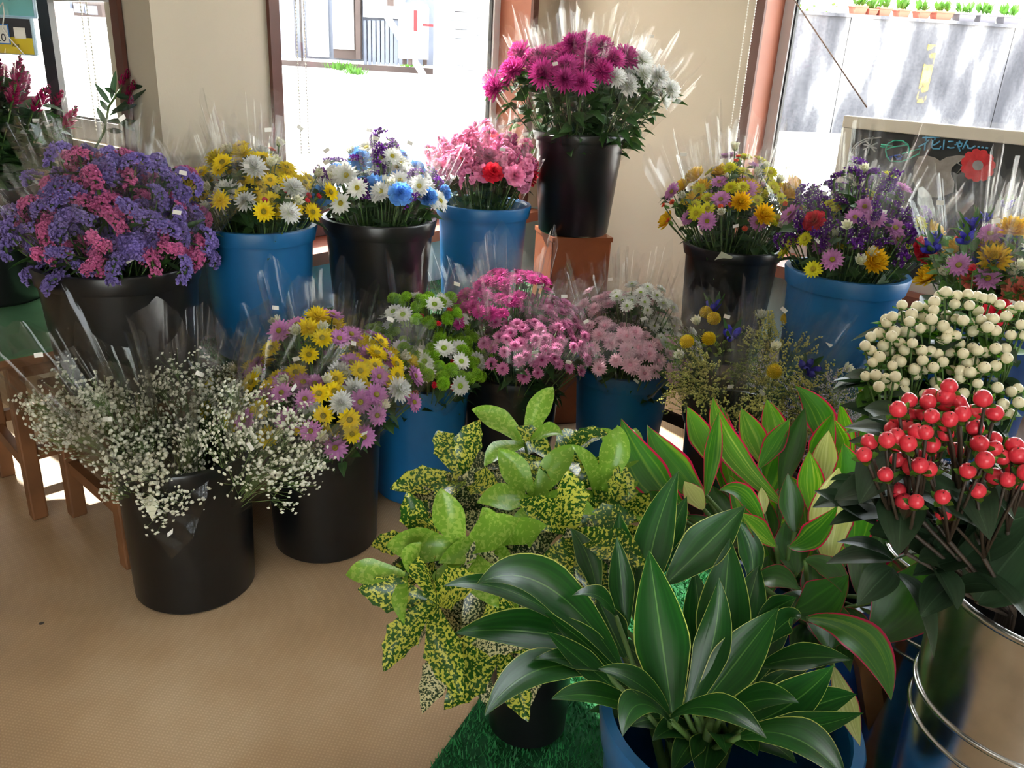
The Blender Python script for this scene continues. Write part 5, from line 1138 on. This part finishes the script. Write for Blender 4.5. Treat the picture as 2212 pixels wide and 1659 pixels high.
for k, mt in (('r', 'berry_r'), ('w', 'berry_w')):
    L_ = []
    for s in range(3):
        rr = random.Random(s + 5); mb = MB(); n_, m_ = 12, 8; vs = [(0, 0, -1)]
        for i in range(1, m_):
            ph = -PI / 2 + PI * i / m_
            for j in range(n_):
                th = 2 * PI * j / n_; g_ = 1 - (.07 if k == 'r' else .035) * max(0, math.cos(3 * th + s)) ** 6; vs.append((math.cos(ph) * math.cos(th) * g_, math.cos(ph) * math.sin(th) * g_, math.sin(ph) * (1.04 if ph < 0 else .98)))
        vs.append((0, 0, .93)); fs = []
        for j in range(n_): fs.append((0, 1 + (j + 1) % n_, 1 + j)); fs.append((len(vs) - 1, 1 + (m_ - 2) * n_ + j, 1 + (m_ - 2) * n_ + (j + 1) % n_))
        for i in range(m_ - 2):
            for j in range(n_): fs.append((1 + i * n_ + j, 1 + i * n_ + (j + 1) % n_, 1 + (i + 1) * n_ + (j + 1) % n_, 1 + (i + 1) * n_ + j))
        mb.add(vs, fs); mb.ball((0, 0, .95), .09, 5, 4, 1); L_.append(mb.mesh('berry', [M[mt], M['tip']]))
    BER[k] = L_
sp_m = MB()
for i in range(4):
    vs, fs, uv = petal(1.5, 1.05, .2, .3, 4, 2, curl=.2); Mx = Matrix.Rotation(i * PI / 2, 4, 'Z') @ Matrix.Translation((.15, 0, -.95)) @ Matrix.Rotation(-.05 - .1 * (i % 2), 4, 'Y'); sp_m.add([Mx @ v for v in vs], fs, 0, uv)
SEP = sp_m.mesh('sepals', M['leaf_lt'])
HLEAF = [blade_mesh('hypericum_leaf', 'leaf_dk', L=.07, Wd=.042, arch=a, fold=.2, nl=10) for a in (.1, .3, .5)]
HLEAF_W = [blade_mesh('hypericum_leaf_fresh', 'leaf_lt', L=.06, Wd=.036, arch=a, fold=.2, nl=10) for a in (.1, .3, .5)]
def berries(pts, k, rpx, D0, foot_c, foot_z, rimz, label, group, per, gap, seed):
    rr = random.Random(seed); P3 = []
    for (x, y) in pts: D = D0 + rr.uniform(-.02, .03) + (gap * (900 - y) / 300 if k == 'w' else 0); P3.append((x, y, P(x, y, D), D))
    left = list(P3); idx = 0
    while left:
        s0 = min(left, key=lambda q: q[0] * .6 + q[1]); left.sort(key=lambda q: math.hypot(q[0] - s0[0], q[1] - s0[1])); grp, left = left[:per], left[per:]
        cen = sum((g_[2] for g_ in grp), Vector()) / len(grp); foot_ = Vector((foot_c[0] + rr.uniform(-.04, .04), foot_c[1] + rr.uniform(-.04, .04), foot_z + .02))
        root = thing('berry_stem', label, 'berries', foot_, group); fork = cen + (foot_ - cen).normalized() * .075
        st = MB(); rimp = Vector((foot_c[0], foot_c[1], rimz)); rimp = rimp + (Vector((fork.x, fork.y, rimz)) - rimp) * min(1., .07 / max(.001, (Vector((fork.x, fork.y, rimz)) - rimp).length)); st.tube([Vector(), rimp - foot_, fork - foot_], .002, 6)
        for (x, y, p, D) in grp:
            dv = (p - fork).normalized(); Q = quat_z((dv * .8 + (CAM - p).normalized() * .35 + Vector((0, 0, .45)) + Vector((rr.uniform(-.3, .3), rr.uniform(-.3, .3), 0))).normalized(), rr.random() * 6); r_ = rpx * D / FPX * rr.uniform(.9, 1.08)
            bo = obj('berry', BER[k][rr.randrange(3)], root, p - foot_, Q, r_); obj('sepals', SEP, bo)
            st.tube([fork - foot_, (fork - foot_).lerp(p - foot_, .6), p - foot_ - (Q @ Vector((0, 0, r_)))], .0014, 5)
        obj('stem', st.mesh('berry_stalks', M['stem_red' if k == 'r' else 'stem']), root)
        for j in range(5 if k == 'r' else 12):
            th = rr.random() * 6.28; s_ = rr.uniform(-.03, .03) if k == 'r' else rr.uniform(-.06, .02); b0 = fork + (foot_ - cen).normalized() * s_ + FW * (.025 if k == 'r' else .01) - foot_
            obj('leaf', (HLEAF if k == 'r' or j % 2 else HLEAF_W)[rr.randrange(3)], root, b0, Quaternion((0, 0, 1), th) @ Quaternion((0, 1, 0), -rr.uniform(-.3, .5)) @ Quaternion((1, 0, 0), rr.uniform(-.4, .4)), rr.uniform(.7, 1.1) * (.9 if k == 'r' else .75))
        idx += 1
RB = [(1385, 175), (940, 330), (1190, 290), (1150, 350), (1350, 290), (1340, 360), (1760, 310), (1480, 350), (1500, 410), (1660, 460), (1535, 480), (1890, 470), (820, 430), (940, 490), (1080, 470), (1190, 505), (810, 540), (760, 650), (920, 650), (1670, 630), (1030, 680), (1125, 685), (1345, 700), (700, 770), (800, 730), (810, 800), (930, 810), (1190, 820), (1720, 810), (1880, 760), (1890, 860), (2110, 830), (2150, 940), (1980, 960), (500, 790), (445, 930), (1455, 880), (1140, 930), (820, 985), (960, 1070), (1160, 1090), (1060, 1050), (1590, 1110), (1780, 990), (1890, 1170), (2030, 1210), (2170, 1240), (680, 1150), (815, 1325), (885, 1450), (1020, 1450), (1310, 1400), (1320, 1575), (1700, 1330), (2090, 1080), (1350, 590), (1390, 540), (2260, 900), (2300, 1040), (2240, 1130)]
berries([(1780 + x * .1953, 800 + y * .1953) for x, y in RB], 'r', 18.5, .66, (GA.x, GA.y), .02, GA.z, 'branching stem of glossy red berries in the steel bucket', 'red berry stems', 6, 0, 11)
WB = [(755, 325), (935, 345), (1210, 215), (1280, 170), (1140, 285), (1415, 210), (1540, 195), (1650, 220), (1730, 245), (1820, 250), (1925, 320), (2065, 385), (2165, 340), (1385, 315), (1560, 330), (1665, 395), (1135, 385), (1070, 340), (640, 460), (565, 500), (572, 535), (870, 435), (765, 460), (845, 525), (1108, 495), (1285, 455), (1400, 490), (1485, 510), (1580, 540), (1800, 490), (1850, 490), (2000, 460), (2180, 560), (975, 605), (1080, 590), (1245, 575), (1600, 640), (1780, 590), (1870, 630), (1680, 610), (2055, 685), (2205, 690), (480, 665), (385, 705), (665, 640), (630, 695), (560, 710), (780, 650), (860, 670), (1225, 760), (1285, 720), (1400, 690), (1440, 790), (1600, 840), (1660, 870), (315, 810), (390, 870), (530, 810), (580, 780), (730, 780), (880, 780), (610, 880), (785, 860), (895, 860), (990, 870), (1100, 880), (1185, 910), (1320, 895), (1485, 905), (1760, 890), (1875, 845), (1985, 850), (2010, 960), (485, 945), (405, 1010), (700, 980), (640, 1050), (740, 1000), (1000, 985), (1245, 1005), (1525, 1025), (1610, 1000), (900, 1090), (1020, 1095), (1130, 1070), (1345, 1105), (1450, 1110), (1570, 1130), (1620, 1100), (1700, 1100), (1740, 1070), (1875, 1050), (925, 1170), (320, 1175), (560, 1200), (675, 1180), (480, 1300), (640, 1290), (780, 1345), (1160, 1245), (1450, 1195), (1660, 1265), (1895, 1310), (2060, 1360), (2140, 1320), (1020, 1390), (1190, 1340), (1490, 1380), (1680, 1380), (1965, 1510), (2150, 1490), (2040, 1620), (780, 1250), (440, 1160), (1300, 640), (1000, 480), (1700, 500)]
berries([(1812 + x * .1808, 600 + y * .1808) for x, y in WB], 'w', 12.2, 1.02, (GBk.x, GBk.y), .02, GBk.z, 'branching stem of cream-white berries', 'cream berry stems', 7, .12, 12)
# big leaves low on the red berry stems
lr = thing('berry_stem', 'dark leafy berry stem hanging over the steel bucket', 'berries', (GA.x, GA.y, .04)); st = MB()
for i, (bx, by, tx, ty, w) in enumerate([(1985, 1160, 1868, 1060, 110), (2010, 1180, 1880, 1150, 90), (2060, 1200, 2230, 1110, 120), (2110, 1300, 2230, 1150, 140), (2060, 1260, 1990, 1330, 80), (2060, 1270, 2160, 1275, 50), (2020, 1190, 2110, 1140, 60), (2040, 1230, 1985, 1210, 60), (2110, 1230, 2090, 1120, 100), (2050, 1190, 2000, 1110, 80), (2170, 1200, 2130, 1110, 90), (2120, 1180, 2040, 1160, 80), (1960, 1000, 1870, 1000, 80), (1960, 950, 1868, 885, 90), (2010, 990, 2080, 905, 80), (2180, 1010, 2090, 960, 60)]):
    B, T = P(bx, by, .74 if i < 9 else .80), P(tx, ty, (.70 if i < 9 else .77) if i not in (10, 11) else .84); md = (B + T) / 2; leafblade(B, T, md + Vector((0, 0, .012)), w * .72 / FPX, facing(md, .6), 'leaf_dk', lr, 'leaf', .2, 'ell', .04, 700 + i)
    st.tube([P(2180, 1330, .78) - lr.location, B - lr.location], .0022, 5)
st.tube([Vector(), P(2180, 1330, .78) - lr.location], .003, 6); st.build('stem', M['stem_red'], lr, True)

# ------------------------------------------------------------------ turf mat on the floor
tp = [atz(880, 1735, 0), atz(1042, 1508, 0), atz(1420, 1180, 0), atz(2050, 1200, 0), Vector((1.35, .75, 0)), Vector((.9, .35, 0)), Vector((-.05, .62, 0))]
turf_patch('turf_mat', 'green artificial turf mat on the floor under the leafy plants', tp, .0, 60000, h=.011)

# ------------------------------------------------------------------ chalkboard on the right window sill
cb = w2(1.302, -.06, .545); board = thing('chalkboard', 'white-framed chalkboard with coloured drawings standing at the right window', 'chalkboard', cb)
BW, BH = .62, .468; lean_ = Quaternion(d2, math.radians(3)); bx_ = d2; bz_ = lean_ @ ZV; by_ = (lean_ @ n2)
fw_ = .034
M['chalkslate'] = mat('black_slate', srgb(44, 44, 42), .7, .15, 10.); M['cream_frame'] = mat('cream_frame_paint', srgb(214, 204, 186), .5, .06, 10.)
MB().box(bx_ * BW / 2 + bz_ * BH / 2, BW - .02, .008, BH - .02, bx_, by_, az=bz_).build('slate', M['chalkslate'], board)
for a, c, sx_, sz_ in (('h', (BW / 2, BH - fw_ / 2), BW, fw_), ('h', (BW / 2, fw_ / 2), BW, fw_), ('v', (fw_ / 2, BH / 2), fw_, BH - 2 * fw_), ('v', (BW - fw_ / 2, BH / 2), fw_, BH - 2 * fw_)):
    bevel(MB().box(bx_ * c[0] + bz_ * c[1], sx_, .022, sz_, bx_, by_, az=bz_).build('frame', M['cream_frame'], board), .003)
pk = cb - by_ * .0055
def bpt(X, Y): return onplane(1600 + X * .2767, Y * .2767, pk, by_) - cb
def chalk(nm, strokes, c, w=.0022, closed=False):
    mb = MB()
    for s in strokes:
        pts = [bpt(*p) for p in s]; mb.tube(pts, w, 5)
    o = mb.build(nm, mat('chalk_' + nm, srgb(*c), .95, .1, 300.), board, True); return o
chalk('blue_lettering', [[(1420, 1075), (1555, 1070)], [(1450, 1055), (1446, 1100)], [(1522, 1050), (1516, 1095)], [(1470, 1092), (1440, 1120), (1390, 1145)], [(1441, 1118), (1436, 1175)], [(1556, 1102), (1525, 1125), (1490, 1140)], [(1502, 1093), (1492, 1150), (1505, 1162), (1552, 1162), (1562, 1140)],
    [(1590, 1090), (1582, 1168)], [(1622, 1105), (1662, 1105)], [(1614, 1148), (1636, 1156), (1668, 1152)], [(1672, 1132), (1705, 1116), (1728, 1120), (1722, 1142), (1702, 1144)], [(1688, 1108), (1712, 1182)], [(1705, 1100), (1712, 1112)], [(1772, 1088), (1735, 1164), (1758, 1130), (1772, 1134), (1776, 1156), (1800, 1158), (1832, 1140)], [(1850, 1148), (1866, 1150)], [(1880, 1151), (1896, 1153)], [(1912, 1155), (1930, 1157)]], (104, 170, 206))
chalk('watering_can_drawing', [[(1132, 1170), (1150, 1122), (1200, 1097), (1262, 1098), (1306, 1128), (1320, 1178), (1302, 1246), (1250, 1262), (1170, 1258), (1140, 1222), (1132, 1170)], [(1134, 1168), (1180, 1150), (1250, 1140), (1306, 1130)], [(1314, 1186), (1404, 1160), (1392, 1200), (1300, 1246)], [(1260, 1200), (1314, 1186)], [(1096, 1128), (1182, 1140)], [(1092, 1142), (1130, 1150)]], (58, 168, 140), .002)
chalk('ribbon_drawing', [[(1152, 1228), (1190, 1218), (1160, 1245)], [(1200, 1215), (1240, 1208), (1262, 1222), (1232, 1240), (1205, 1222)], [(1215, 1245), (1255, 1240)]], (52, 84, 172), .002)
chalk('star_drawing', [[(1034, 1065), (985, 1212)], [(962, 1128), (1062, 1160)], [(975, 1098), (1050, 1185)], [(955, 1170), (1070, 1115)], [(848, 1215), (868, 1165), (910, 1118), (980, 1084), (1096, 1073)], [(858, 1222), (890, 1160), (940, 1118), (1000, 1094)]], (168, 168, 164), .0022)
chalk('zigzag_drawing', [[(1738, 1240), (1690, 1272), (1735, 1300), (1688, 1352), (1745, 1335)]], (190, 186, 178), .0018)
gs = [(1345, 1400), (1352, 1300), (1390, 1222), (1450, 1212), (1520, 1232), (1556, 1256), (1610, 1226), (1690, 1212), (1772, 1218), (1700, 1262), (1648, 1310), (1640, 1360), (1668, 1420), (1660, 1500), (1560, 1540), (1400, 1540)]
def flat(nm, pts, c, lift=.0):
    pp = [bpt(*p) - by_ * lift for p in pts]; n_ = len(pp); mb = MB(); mb.add(pp + [p - by_ * .0012 for p in pp], [tuple(range(n_)), tuple(range(2 * n_ - 1, n_ - 1, -1))] + [(i, (i + 1) % n_, n_ + (i + 1) % n_, n_ + i) for i in range(n_)]); return mb.build(nm, c if not isinstance(c, tuple) else mat('chalk_' + nm, srgb(*c), .95, .15, 60.), board)
flat('grey_chalk_patch', gs, (150, 142, 134))
mpet = mat('chalk_red', srgb(206, 60, 62), .95, .15, 60.)
for i in range(11):
    a = 2 * PI * i / 11; ca, sa = math.cos(a), math.sin(a); pts = []
    for r_, w_ in ((40, 22), (85, 34), (118, 32), (136, 16)): pts.append((1855 + ca * r_ - sa * w_, 1290 + sa * r_ * .95 + ca * w_))
    for r_, w_ in ((136, 16), (118, 32), (85, 34), (40, 22)): pts.append((1855 + ca * r_ + sa * w_, 1290 + sa * r_ * .95 - ca * w_))
    flat('red_petal_drawing', pts, mpet, .001 + .0004 * (i % 2))
flat('flower_centre_drawing', [(1855 + 42 * math.cos(a), 1290 + 40 * math.sin(a)) for a in [2 * PI * k / 14 for k in range(14)]], (146, 140, 140), .0026)
cord_ = MB(); A1, B1 = P(1712, -2, 2.44), bpt(985, 838) + cb; A1 = onplane(1712, -6, w2(0, -.03, 0), n2)
cord_.tube([A1, A1.lerp(B1, .5), B1], .0022, 5); o = cord_.build('string', mat('twine', srgb(150, 128, 116), .9), None, True); tag(o, 'thin brown cord running from the window frame to the chalkboard', 'cord')

# ------------------------------------------------------------------ packet rack by the left window
rk = thing('display_rack', 'black metal display rack holding garden packets', 'rack', (P(104, 60, 2.1).x, P(104, 60, 2.1).y, ST2 + .004))
MB().box((0, 0, .6), .03, .03, 1.2).build('post', M['gasket'], rk); MB().box((0, 0, .006), .1, .1, .012).build('base', M['gasket'], rk)
q0 = P(104, 10, 2.1) - rk.location; MB().tube([q0, q0 + Vector((-.3, -.12, 0))], .004, 6).build('hook_bar', M['gasket'], rk)
pkA = P(42, 75, 1.66); ex = RT.copy(); ex.z = 0; ex.normalize(); ey = Vector((-ex.y, ex.x, 0))
def packet(label, c, w_, h_, bands):
    root = thing('hanging_packet', label, 'packet', c, 'hanging garden packets')
    bevel(MB().box((0, 0, h_ / 2), w_, .012, h_, ex, ey).build('sleeve', mat('clear_plastic_edge', srgb(168, 196, 214), .3), root), .003)
    for nm, x0, x1, z0, z1, c_ in bands: MB().box(ex * ((x0 + x1) / 2 * w_) + ZV * ((z0 + z1) / 2 * h_) - ey * .0068, (x1 - x0) * w_, .0012 , (z1 - z0) * h_, ex, ey).build(nm, c_, root)
    return root
mY = mat('print_yellow', srgb(226, 200, 50), .5); mK = mat('print_black', srgb(52, 52, 58), .5); mT = mat('print_teal', srgb(112, 172, 168), .5); mB2 = mat('print_blue', srgb(60, 120, 190), .5)
kp = 1.98 / FPX
p1 = packet('black and yellow garden packet with a price tag of 620', P(30, 118, 1.98), 104 * kp, 76 * kp, [('upper_print', -.48, .46, .46, .95, mK), ('lower_print', -.48, .46, .03, .46, mY)])
MB().box(ex * (24 * kp) + ZV * 44 * kp - ey * .0085, 24 * kp, .001, 22 * kp, ex, ey).build('emblem', M['paper'], p1)
MB().box(ex * (-24 * kp) + ZV * 40 * kp - ey * .009, 52 * kp, .001, 40 * kp, ex, ey).build('tag_border', mB2, p1)
MB().box(ex * (-24 * kp) + ZV * 40 * kp - ey * .0098, 47 * kp, .001, 35 * kp, ex, ey).build('price_card', M['paper'], p1)
def text(s, size, root, loc, mt, nm):
    cu = bpy.data.curves.new(nm, 'FONT'); cu.body = s; cu.size = size; cu.extrude = .0003; cu.align_x = 'CENTER'; cu.materials.append(mt)
    o = bpy.data.objects.new(nm, cu); COL.objects.link(o); o.parent = root; o.location = loc; o.rotation_euler = Matrix((ex, ZV, -ey)).transposed().to_euler(); bpy.context.view_layer.update(); me = bpy.data.meshes.new_from_object(o.evaluated_get(bpy.context.evaluated_depsgraph_get())); o2 = obj(nm, me, root, loc); o2.rotation_euler = o.rotation_euler; bpy.data.objects.remove(o); o2.name = nm; return o2
text('620', 22 * kp, p1, ex * (-22 * kp) + ZV * 26 * kp - ey * .0108, mK, 'price_print'); text('AIRE', 8 * kp, p1, ex * (12 * kp) + ZV * 16 * kp - ey * .0088, mK, 'name_print')
p2 = packet('teal garden packet hanging above the yellow one', P(30, 38, 2.0), 104 * kp, 70 * kp, [('upper_print', -.48, .46, .06, .95, mT)])
text('Virgikan', 17 * kp, p2, ex * (4 * kp) + ZV * 38 * kp - ey * .009, mK, 'name_print')
hk = MB(); hk.tube([P(-4, 20, 1.94), P(6, 5, 1.94), P(9, 30, 1.94), P(5, 62, 1.94), P(16, 78, 1.94), P(52, 118, 1.95)], .0014, 6); o = hk.build('wire_hanger', M['paper'], None, True); tag(o, 'thin white wire hanger in front of the packets', 'hanger')
